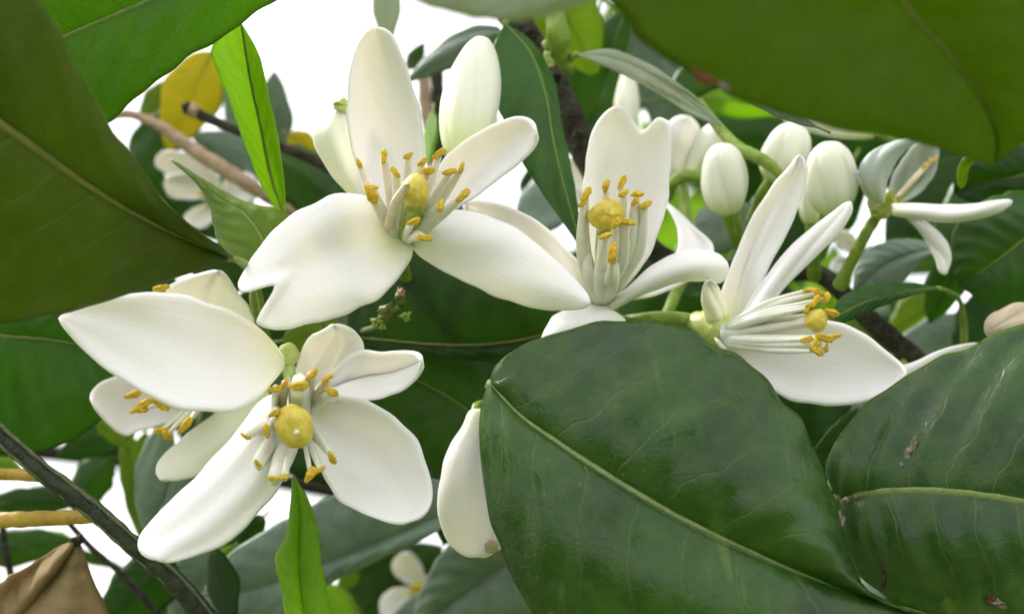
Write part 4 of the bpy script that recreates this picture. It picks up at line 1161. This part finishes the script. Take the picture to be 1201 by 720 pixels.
leaf('orange_leaf', 'dark blue-green leaf with fine veins beneath the olive leaf',
     E([(-60, 388), (0, 393), (60, 398), (105, 408), (150, 425)], 18.0, 20.2),
     E([(-60, 388), (-30, 350), (40, 345), (100, 352), (138, 385), (150, 425)], 18.2, 20.2),
     E([(-60, 388), (-55, 470), (-10, 528), (50, 528), (105, 505), (138, 465), (150, 425)], 18.0, 20.2),
     'top_mid', ('rib', 4, 2), hb=-0.15, group=NG, quilt=0.07, petiole=[(-60, 388, 18.0, 4), (-80, 400, 17.6, 4), (-70, 445, 17.3, 5)])
leaf('orange_leaf', 'narrow folded bright green young leaf standing before the white sky',
     E([(335, 262), (318, 210), (306, 150), (294, 95), (283, 28)], 18.4, 18.1),
     E([(335, 262), (305, 215), (285, 165), (266, 112), (248, 58), (262, 35), (283, 28)], 18.3, 18.1, 17.9),
     E([(335, 262), (333, 210), (326, 160), (315, 110), (303, 62), (283, 28)], 18.4, 18.1, 18.0),
     'young', ('rib_lit', 3, 1.5), hb=0.03, group=NG, petiole=[(335, 262, 18.4, 4), (340, 290, 19, 4), (360, 340, 20.5, 4), (400, 425, 21.6, 5)])
leaf('orange_leaf', 'olive green leaf with a brown needle tip below the pale tan twig',
     E([(300, 330), (310, 290), (290, 255), (255, 230), (225, 205), (200, 187)], 17.0, 18.6),
     E([(300, 330), (268, 300), (252, 275), (245, 240), (228, 212), (200, 187)], 17.1, 18.6),
     E([(300, 330), (340, 300), (350, 262), (330, 247), (290, 238), (245, 215), (200, 187)], 17.3, 18.6),
     'olive', ('rib_lit', 3, 1.5), hb=-0.1, group=NG, petiole=[(300, 330, 17.0, 4), (296, 350, 18.0, 4), (310, 400, 20, 5), (320, 440, 20.8, 5)])
leaf('orange_leaf', 'bright yellow-green young leaf pointing up at the broad-stigma blossom',
     E([(360, 800), (358, 740), (352, 690), (350, 640), (352, 600), (344, 558)], 17.6, 18.2),
     E([(360, 800), (338, 740), (330, 690), (322, 655), (335, 628), (340, 595), (344, 558)], 17.4, 18.2),
     E([(360, 800), (390, 740), (383, 690), (376, 650), (372, 615), (360, 582), (344, 558)], 17.6, 18.2),
     'young', ('rib_lit', 3, 1.2), hb=-0.08, group=NG, petiole=[(360, 800, 17.6, 4), (350, 830, 17.8, 4), (300, 790, 18, 5)])
leaf('orange_leaf', 'dark green folded leaf hanging in front of the rough dark branch',
     E([(592, 28), (622, 62), (640, 110), (648, 160), (662, 220), (684, 296)], 20.4, 18.9),
     E([(592, 28), (577, 60), (581, 110), (597, 160), (628, 215), (656, 255), (684, 296)], 20.2, 18.9),
     E([(592, 28), (625, 50), (650, 95), (660, 150), (674, 215), (684, 296)], 21.0, 18.9),
     'top_mid', ('rib_lit', 1.8, 0.6), hb=0.0, group=NG, petiole=[(592, 28, 20.4, 4), (598, 15, 21.2, 4), (606, 10, 22.2, 4)])
leaf('orange_leaf', 'dark green leaf lying flat behind the notched petal and the drooping bud',
     E([(395, 395), (450, 400), (510, 405), (565, 405), (630, 395), (700, 370)], 19.6, 19.8),
     E([(395, 395), (400, 350), (440, 305), (490, 285), (560, 300), (640, 330), (700, 370)], 20.0, 19.8),
     E([(395, 395), (430, 412), (490, 420), (550, 424), (610, 425), (660, 410), (700, 370)], 19.4, 19.8),
     'deep', ('rib_dark', 4, 2), hb=-0.15, group=NG, quilt=0.05)
leaf('orange_leaf', 'mid green leaf with a brown spot between the two lower blossoms',
     E([(640, 560), (600, 515), (560, 490), (525, 465), (490, 446), (450, 430), (405, 425)], 20.2, 20.4),
     E([(640, 560), (630, 480), (600, 425), (540, 410), (480, 408), (440, 412), (405, 425)], 20.6, 20.4),
     E([(640, 560), (590, 590), (530, 570), (480, 530), (440, 490), (415, 455), (405, 425)], 20.2, 20.4),
     'top_mid', ('rib_lit', 2.5, 1.5), hb=-0.12, group=NG)
leaf('orange_leaf', 'broad grey-green leaf under the cupped lower petal',
     E([(570, 585), (500, 612), (430, 642), (360, 668), (300, 690), (235, 700)], 22, 21.6),
     E([(570, 585), (500, 560), (430, 565), (370, 590), (310, 622), (255, 662), (235, 700)], 22.2, 21.6),
     E([(570, 585), (515, 622), (450, 655), (390, 682), (320, 730), (260, 740), (235, 700)], 21.7, 21.6),
     'sage', ('rib', 3, 1.5), hb=-0.15, group=NG, petiole=[(570, 585, 22, 4), (610, 560, 22.4, 4), (650, 540, 23, 4)])
leaf('orange_leaf', 'grey-green leaf behind the drooping club-shaped bud and the large glossy leaf',
     E([(660, 610), (620, 640), (575, 672), (530, 705), (480, 745)], 23.2, 24),
     E([(660, 610), (600, 600), (545, 620), (510, 660), (490, 700), (480, 745)], 23.4, 24),
     E([(660, 610), (680, 680), (640, 715), (590, 735), (530, 750), (480, 745)], 23, 24),
     'sage', ('rib', 3, 1.5), hb=-0.2, group=NG, quilt=0.05)
leaf('orange_leaf', 'long pale curled leaf arching over the fat upright bud',
     E([(676, 64), (715, 68), (752, 82), (790, 106), (820, 128), (846, 148)], 20.4, 20.4),
     E([(676, 64), (715, 58), (755, 72), (795, 98), (825, 122), (846, 148)], 20.6, 20.4),
     E([(676, 64), (708, 78), (748, 97), (785, 119), (815, 137), (846, 148)], 20.1, 20.4),
     'sage_pale', ('rib_lit', 2, 1), hb=-0.05, group=NG, petiole=[(676, 64, 20.4, 4), (668, 70, 21, 4), (664, 85, 21.6, 4)])
leaf('orange_leaf', 'rounded dark green leaf beyond the scarred leaf, under the blossom turned away',
     E([(1260, 250), (1210, 275), (1170, 305), (1140, 325), (1122, 332)], 19.8, 20.6),
     E([(1260, 250), (1215, 225), (1160, 232), (1122, 262), (1114, 300), (1122, 332)], 20.4, 20.6),
     E([(1260, 250), (1275, 320), (1235, 360), (1190, 366), (1150, 352), (1122, 332)], 19.8, 20.6),
     'top_mid', ('rib_lit', 3, 1.5), hb=-0.15, group=NG, quilt=0.04)
leaf('orange_leaf', 'narrow mid green leaf crossing in front of the dark branch beside the orange anthers',
     E([(1100, 338), (1060, 343), (1020, 352), (972, 376)], 19.6, 18.6),
     E([(1100, 338), (1065, 331), (1015, 336), (985, 350), (972, 376)], 19.8, 18.6),
     E([(1100, 338), (1060, 350), (1020, 365), (990, 378), (972, 376)], 19.4, 18.6),
     'top_mid', ('rib_lit', 2, 1), hb=-0.06, group=NG, petiole=[(1100, 338, 19.6, 3), (1112, 342, 20.6, 3), (1128, 360, 22.2, 3), (1130, 420, 22.6, 4), (1120, 450, 22.4, 5)])
leaf('orange_leaf', 'grey-green leaf with a curled rim below the grey-backed blossom',
     E([(1110, 292), (1070, 298), (1035, 312), (1000, 345)], 22.0, 22.0),
     E([(1110, 292), (1070, 280), (1030, 286), (1005, 310), (1000, 345)], 22.3, 22.0),
     E([(1110, 292), (1082, 306), (1060, 330), (1035, 348), (1000, 345)], 21.8, 22.0),
     'sage', ('rib', 2, 1), hb=-0.1, group=NG)
leaf('orange_leaf', 'dark leaf with a pale rolled edge beneath the overhanging leaf tip',
     E([(1250, 180), (1200, 205), (1160, 212), (1118, 226)], 20.6, 21.4),
     E([(1250, 180), (1190, 170), (1140, 178), (1122, 200), (1118, 226)], 20.9, 21.4),
     E([(1250, 180), (1230, 235), (1180, 240), (1140, 238), (1118, 226)], 20.8, 21.4),
     'deep', ('rib_lit', 3, 1.5), hb=-0.1, group=NG)
o = thing('leaf_curl', 'small pale green curled leaf tip hanging from the overhanging leaf', 'leaf', W(np.array((1150, 178, 14.5))))
petal(o, [E([(1150, 176), (1132, 184), (1124, 196), (1122, 212), (1128, 222)], 14.5, 15), E([(1154, 182), (1142, 190), (1136, 200), (1134, 212), (1128, 222)], 14.5, 15)], bulge=-0.1, mat='olive', nt=20, ns=10, th=0.05, name='blade')
dead = leaf('dry_leaf', 'withered brown curled leaf with a dark tip beside the olive stem',
     E([(-60, 800), (0, 745), (40, 705), (70, 668), (92, 632)], 18.6, 18.6),
     E([(-60, 800), (-70, 740), (-20, 695), (35, 662), (70, 640), (92, 632)], 19.0, 18.6),
     E([(-60, 800), (60, 815), (145, 775), (126, 715), (108, 675), (92, 632)], 18.2, 18.6),
     'dry', ('rib_dry', 3, 2), hb=-0.35, quilt=0.05, ripple=0.45, petiole=None)
part('stalk_tip', blob('stalk_tip', (90, 634, 18.5), 9, 6, 6, origin(dead), 0.2, 0, 66, 0.4), 'bark', dead)

# ================================================================== LEAVES BEHIND
R_ = math.radians
BGL = 'blurred leaves behind the blossoms'
SL = [
    # label, base, tip, width, material, roll, fold, sag
    ('yellow blotched leaf behind the cut dark twig', (250, 60, 30), (196, 178, 30), 70, 'yellow', 10, .15, (0, 0, 0.05)),
    ('rounded grey-green leaf behind the narrow young leaf', (296, 215, 33), (322, 82, 32), 56, 'sage', 0, .2, (0.05, 0, 0)),
    ('grey-green leaf between the two bent twigs', (310, 195, 34), (222, 158, 34), 46, 'sage', 0, .2, (0, 0.03, 0)),
    ('grey-green leaf beside the yellow blotched leaf', (300, 190, 35), (262, 88, 35), 40, 'sage', 0, .2, (0, 0, 0)),
    ('dark green leaf below the yellow blotched leaf', (212, 125, 31), (150, 240, 31), 62, 'top_mid', 0, .2, (-0.05, 0, 0)),
    ('olive leaf tucked above the pale tan twig', (200, 95, 32), (165, 150, 32), 40, 'olive', 0, .2, (0, 0, 0)),
    ('glossy dark leaf below the cut twig beside the cream petal back', (318, 175, 25), (408, 262, 25), 78, 'top_mid', 8, .35, (0, 0.04, 0)),
    ('dark green leaf underneath the glossy one beside the cream petal back', (400, 195, 27), (318, 268, 27), 60, 'deep', 0, .2, (0, 0, 0)),
    ('yellowish leaf scrap above the cut twig', (338, 158, 28), (378, 190, 28), 30, 'yellow', 0, .1, (0, 0.05, 0)),
    ('dark leaf in the gap behind the olive needle-tip leaf', (190, 215, 32), (265, 285, 32), 42, 'deep', 0, .2, (0, 0, 0)),
    ('pale grey leaf tip hanging above the upright petal', (448, -45, 25), (452, 60, 25), 36, 'sage_pale', 0, .2, (0.03, 0, 0)),
    ('small bright green leaf beside the long grey leaf', (478, 82, 28), (498, 50, 28), 20, 'top_mid', 0, .2, (0, 0, 0)),
    ('long grey leaf pointing away from the tall narrow bud', (590, 38, 23), (474, 98, 24), 44, 'sage', 0, .45, (0, 0.06, 0)),
    ('small yellow-green leaf tip rising behind the ochre stigma', (508, 130, 24), (501, 196, 22), 18, 'young', 0, .2, (0, 0, 0)),
    ('green leaf behind the rough branch', (700, 20, 25), (645, 205, 26), 70, 'top_mid', 0, .2, (0, 0, 0)),
    ('pale grey leaf between hanging leaf and white petal', (690, 185, 27), (598, 285, 26), 66, 'sage', 0, .15, (0, 0, 0)),
    ('dark green leaf tip beside the white sky gap', (640, 190, 27), (616, 240, 27), 26, 'deep', 0, .2, (-0.1, 0, 0)),
    ('green leaf behind the axil shoot', (640, -30, 23), (700, 90, 24), 86, 'olive', 0, .2, (0, 0, 0)),
    ('dark green leaf beside the small bud tip', (735, 10, 27), (690, 170, 27), 66, 'top_mid', 0, .2, (-0.03, 0, 0)),
    ('broad grey-green leaf beside the small bud tip', (752, 5, 26.5), (790, 172, 27), 76, 'sage', 0, .3, (0.04, 0, 0)),
    ('bright green leaf above the dark leaf behind the buds', (780, 118, 26), (975, 128, 27), 42, 'young', 0, .3, (0, 0.02, 0)),
    ('dark leaf stretched behind the leaning bud', (770, 160, 28), (1000, 165, 28), 70, 'deep', 0, .2, (0, 0, 0)),
    ('green leaf under the overhanging leaf', (860, 60, 25), (780, 118, 25), 50, 'top_mid', 0, .2, (0, 0, 0)),
    ('grey leaf rim along the overhanging leaf', (960, 150, 18), (860, 108, 18), 14, 'sage', 0, .2, (0, 0, 0)),
    ('dark green leaf behind the blossom turned away', (1160, 190, 25), (1040, 300, 25), 110, 'deep', 0, .2, (0, 0, 0)),
    ('dark green leaf behind the thin outstretched petal', (1210, 200, 24), (1090, 300, 24), 90, 'top_mid', 0, .2, (0, 0, 0)),
    ('green leaf below the downward grey petal', (1130, 300, 23), (1090, 380, 24), 52, 'top_mid', 0, .3, (0, 0, 0)),
    ('yellowish leaf behind the narrow mid green leaf', (1110, 345, 28), (1040, 395, 28), 52, 'olive', 0, .2, (0, 0, 0)),
    ('dark leaf behind the yellowish leaf', (1050, 330, 30), (1110, 410, 30), 60, 'top_mid', 0, .2, (0, 0, 0)),
    ('teal-grey leaf near the withered bud', (1140, 370, 26), (1040, 425, 26), 46, 'sage', 0, .2, (0, 0, 0)),
    ('dark green leaf under the withered bud', (1180, 340, 24), (1120, 420, 24), 60, 'deep', 0, .2, (0, 0, 0)),
    ('slim green leaf between the two large leaves', (1010, 478, 18.5), (950, 535, 18.5), 16, 'top_mid', 0, .2, (0, 0, 0)),
    ('dark green leaf behind the side-view blossom', (930, 440, 22), (990, 560, 22), 96, 'deep', 0, .2, (0, 0, 0)),
    ('pale leaf fragment under the side-view blossom', (1030, 470, 21), (985, 500, 21), 20, 'sage', 0, .2, (0, 0, 0)),
    ('green leaf behind the calyx of the side-view blossom', (760, 330, 21.5), (700, 400, 21), 60, 'top_mid', 0, .2, (0, 0, 0)),
    ('green leaf under the twin-lobed blossom', (830, 345, 24), (740, 350, 24), 60, 'top_mid', 0, .2, (0, 0, 0)),
    ('grey-green leaf behind the fat bud', (880, 240, 25), (800, 300, 25), 62, 'sage', 0, .2, (0, 0, 0)),
    ('dark leaf behind the upright narrow petals', (900, 220, 26), (930, 320, 26), 90, 'deep', 0, .2, (0, 0, 0)),
    ('dark leaf behind the ridged bud', (1000, 190, 27), (940, 300, 27), 80, 'deep', 0, .2, (0, 0, 0)),
    ('grey-green hanging leaf beside the hidden blossom', (196, 495, 24), (172, 632, 24), 46, 'sage', 0, .3, (-0.05, 0, 0)),
    ('olive striped leaf beside the grey-green hanging leaf', (148, 505, 26), (166, 635, 26), 36, 'olive', 0, .3, (0, 0, 0)),
    ('dark leaf above the white gap behind the olive stem', (160, 505, 27), (66, 535, 27), 48, 'deep', 0, .2, (0, 0.05, 0)),
    ('green leaf bending across the white gap behind the olive stem', (132, 530, 28), (86, 606, 28), 50, 'top_mid', 0, .3, (-0.06, 0, 0)),
    ('olive leaf tip under the dark blue-green leaf', (112, 492, 25), (152, 526, 25), 22, 'olive', 0, .2, (0, 0, 0)),
    ('dark green leaf between the two yellow stalks', (-20, 590, 26), (95, 588, 26), 36, 'deep', 0, .2, (0, 0, 0)),
    ('green leaf below the longer yellow stalk', (-30, 650, 27), (85, 632, 27), 46, 'top_mid', 0, .2, (0, 0, 0)),
    ('bright scrap of leaf beside the dry leaf tip', (90, 640, 29), (40, 625, 29), 22, 'young', 0, .2, (0, 0, 0)),
    ('small bright leaf under the blue-green leaf by the stem', (-10, 540, 24), (30, 556, 24), 20, 'olive', 0, .2, (0, 0, 0)),
    ('dark green leaf below the olive stem', (205, 655, 23), (112, 740, 23), 74, 'deep', 0, .2, (0, 0, 0)),
    ('green leaf beside the thin dark twig', (150, 690, 25), (190, 760, 25), 60, 'top_mid', 0, .2, (0, 0, 0)),
    ('dark folded leaf beside the broad grey-green leaf', (250, 640, 21), (272, 740, 20.5), 40, 'deep', 0, .3, (0, 0, 0)),
    ('dark leaf tip under the long lower petal', (310, 605, 23), (270, 645, 23), 30, 'deep', 0, .2, (0, 0, 0)),
    ('bright leaf tip under the long lower petal', (275, 640, 22.5), (246, 664, 22.5), 16, 'young', 0, .2, (0, 0, 0)),
    ('pale leaf behind the foot of the olive stem', (250, 640, 24), (200, 730, 24), 60, 'sage', 0, .2, (0, 0, 0)),
    ('dark green spotted leaf around the small blurred blossom', (400, 730, 31), (520, 640, 31), 90, 'top_mid', 0, .2, (0, 0, 0)),
    ('dark leaf below the spotted leaf', (390, 690, 32), (500, 740, 32), 90, 'deep', 0, .2, (0, 0, 0)),
    ('yellowish leaf fragment beside the small blurred blossom', (420, 668, 30), (395, 690, 30), 24, 'olive', 0, .2, (0, 0, 0)),
    ('grey leaf foot under the small blurred blossom', (540, 700, 28), (450, 735, 28), 44, 'sage', 0, .2, (0, 0, 0)),
    ('dark leaf under the large glossy leaf', (640, 690, 25), (550, 735, 25), 50, 'deep', 0, .2, (0, 0, 0)),
    ('dark leaf filling the gap behind the drooping bud', (580, 440, 23), (520, 640, 23), 110, 'deep', 0, .2, (0, 0, 0)),
    ('leaf under the notched petal beside the spent stub', (330, 400, 22), (440, 380, 22), 60, 'olive', 0, .2, (0, 0, 0)),
    ('grey-green leaf behind the long lower petal', (232, 505, 26), (196, 650, 26), 58, 'sage', 0, .25, (0.03, 0, 0)),
    ('dark green leaf behind the filaments of the broad-stigma blossom', (262, 430, 24), (318, 548, 24), 78, 'deep', 0, .2, (0, 0, 0)),
    ('small mid green leaf above the olive stem beside the white gap', (96, 500, 30), (136, 560, 30), 26, 'top_mid', 0, .2, (0, 0, 0)),
    ('small olive leaf below the cupped petal of the hidden blossom', (172, 505, 29), (150, 580, 29), 26, 'olive', 0, .2, (0, 0, 0)),
    ('slim green leaf crossing behind the thin dark twig', (60, 640, 29), (150, 668, 29), 16, 'top_mid', 0, .2, (0, 0, 0)),
    ('small dark leaf between the yellow stalks and the stem', (20, 585, 30), (66, 570, 30), 18, 'deep', 0, .2, (0, 0, 0)),
    ('small grey leaf beside the blurred white blossom', (300, 262, 31), (255, 205, 31), 32, 'sage', 0, .2, (0, 0, 0)),
    ('dark twiggy leaf under the blurred white blossom', (175, 205, 33), (235, 262, 33), 30, 'deep', 0, .2, (0, 0, 0)),
    ('dark leaf at the foot of the olive needle-tip leaf', (325, 300, 22), (222, 318, 22), 74, 'deep', 0, .2, (0, 0, 0)),
    ('dark leaf behind the hidden blossom', (330, 330, 24), (250, 470, 24), 90, 'deep', 0, .2, (0, 0, 0)),
]
for l, bs_, tp, wd, mt, ro, fo, sg in SL:
    simple_leaf('background_leaf', l, bs_, tp, wd, mt, R_(ro), fo, sg, BGL, 'rib' if mt in ('sage', 'top_mid') else ('rib_dry' if mt == 'dry' else 'rib_lit'))

# deep crown: darker leaves farther off, kept clear of the sky that shows through
SKY = [(360, 40, 75), (375, 105, 45), (345, 120, 30), (500, 25, 40), (160, 162, 14), (228, 68, 10), (255, 118, 10), (608, 203, 18), (82, 542, 13), (132, 580, 17), (125, 612, 15), (28, 572, 10),
       (30, 628, 10), (22, 662, 10), (112, 655, 17), (130, 680, 13), (325, 592, 28), (1030, 278, 14), (1012, 262, 10), (1092, 330, 10), (160, 528, 7), (220, 225, 10), (290, 215, 8)]
CLEAR = SKY + [(485, 685, 45), (240, 215, 50), (800, 175, 30), (675, 215, 25), (1000, 295, 30)]
made, tries = 0, 0
CROWN = {'deep': 'very dark green blurred leaf deep in the crown behind the nearer leaves', 'top_mid': 'mid green blurred leaf deep in the crown behind the nearer leaves',
         'olive': 'yellowish olive blurred leaf deep in the crown behind the nearer leaves', 'young': 'bright green blurred leaf deep in the crown behind the nearer leaves', 'sage': 'pale grey-green blurred leaf deep in the crown behind the nearer leaves'}
r = np.random.default_rng(77)
while made < 290 and tries < 12000:
    tries += 1
    small = made >= 170
    out = made % 4 == 3 and not small
    x = r.uniform(-700, 1900) if out else r.uniform(-60, 1260)
    y = r.uniform(-520, 1150) if out else r.uniform(-40, 760)
    if out and (-30 < x < 1230 and -30 < y < 750):
        continue
    d = r.uniform(30, 75) if x > 560 or out else r.uniform(34, 80)
    if not out and x < 560:
        if y < 120 or r.random() < (0.1 if y > 480 else 0.55):
            continue
    if small:
        d = r.uniform(27, 46)
        x = r.uniform(-30, 560) if r.random() < 0.6 else r.uniform(560, 1230)
        y = r.uniform(430, 740) if x < 560 and r.random() < 0.75 else r.uniform(120, 740)
    ln = (r.uniform(2.2, 4.2) if small else r.uniform(5.5, 8.5)) / d * FPX
    an = r.normal(-1.2, 1.0)
    x2, y2 = x + ln * math.cos(an), y - ln * math.sin(an)
    wd = ln * r.uniform(0.42, 0.56)
    bad = False
    if not out and d < 34 and 590 < x < 1000 and y > 430:
        continue
    for sx, sy, sr in CLEAR:
        tt = max(0, min(1, ((sx - x) * (x2 - x) + (sy - y) * (y2 - y)) / ln ** 2))
        if math.hypot(sx - x - tt * (x2 - x), sy - y - tt * (y2 - y)) < wd / 2 + sr:
            bad = True
            break
    if bad:
        continue
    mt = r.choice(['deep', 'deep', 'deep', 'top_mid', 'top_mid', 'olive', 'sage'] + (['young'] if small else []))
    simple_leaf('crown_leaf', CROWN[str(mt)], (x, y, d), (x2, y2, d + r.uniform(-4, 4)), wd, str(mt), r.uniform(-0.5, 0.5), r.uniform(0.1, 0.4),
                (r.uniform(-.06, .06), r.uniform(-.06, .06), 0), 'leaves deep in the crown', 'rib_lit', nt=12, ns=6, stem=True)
    made += 1

# the rest of the crown: leaves added, mostly unseen, to block sky light
r = np.random.default_rng(123)
cen = np.array((0.62, 0.62, 1.95))
n_leaf = 9000
P0 = r.normal(size=(n_leaf, 3))
P0 /= np.linalg.norm(P0, axis=1, keepdims=True)
P0 = cen + P0 * (1.05 * r.uniform(0.12, 1, (n_leaf, 1)) ** (1 / 2.2)) * np.array((1.0, 1.0, 0.95))
q = (P0 - CAM) / U
dd = q @ FWD
ok = (np.linalg.norm(P0 - CAM, axis=1) > 0.22) & (P0[:, 1] > 0.15)  # left open behind the camera so sky sheen reaches the glossy leaves
with np.errstate(divide='ignore', invalid='ignore'):
    px, py = 600.5 + FPX * (q @ RIGHT) / dd, 360 - FPX * (q @ UP) / dd
verts, faces, uvs = [], [], []
for i in range(n_leaf):
    if not ok[i]:
        continue
    if dd[i] > 0:
        m = 8.5 / dd[i] * FPX * 0.8
        if -m < px[i] < 1201 + m and -m < py[i] < 720 + m:
            if dd[i] < 62 or px[i] < 600 + m:
                continue
            if any(math.hypot(px[i] - a, py[i] - b_) < c + m for a, b_, c in SKY):
                continue
    T = r.normal(size=3) + np.array((0, 0, -0.7)); T /= np.linalg.norm(T)
    B = np.cross(T, r.normal(size=3)); B /= np.linalg.norm(B)
    Nn = np.cross(T, B)
    L_ = r.uniform(0.05, 0.08); wd = L_ * r.uniform(0.2, 0.27)
    k = len(verts)
    for t_, w_ in ((0, 0), (0.22, .75), (0.48, 1.0), (0.75, .72), (1, 0)):
        c = P0[i] + T * L_ * t_ - Nn * L_ * 0.12 * math.sin(math.pi * t_)
        for sd in (-1, 0, 1):
            verts.append(c + sd * B * wd * w_ + abs(sd) * Nn * wd * w_ * 0.3)
            uvs.append((0.5 + 0.5 * sd, t_))
    for a in range(4):
        for sd in range(2):
            faces.append((k + a * 3 + sd, k + a * 3 + sd + 1, k + a * 3 + sd + 4, k + a * 3 + sd + 3))
me = finish('sky_blocking_foliage', verts, faces, uvs, None, False)
o = part('sky_blocking_foliage', me, 'deep')
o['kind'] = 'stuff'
tag(o, 'mass of dark green crown leaves added round and beyond the blossoms to block sky light', 'foliage')
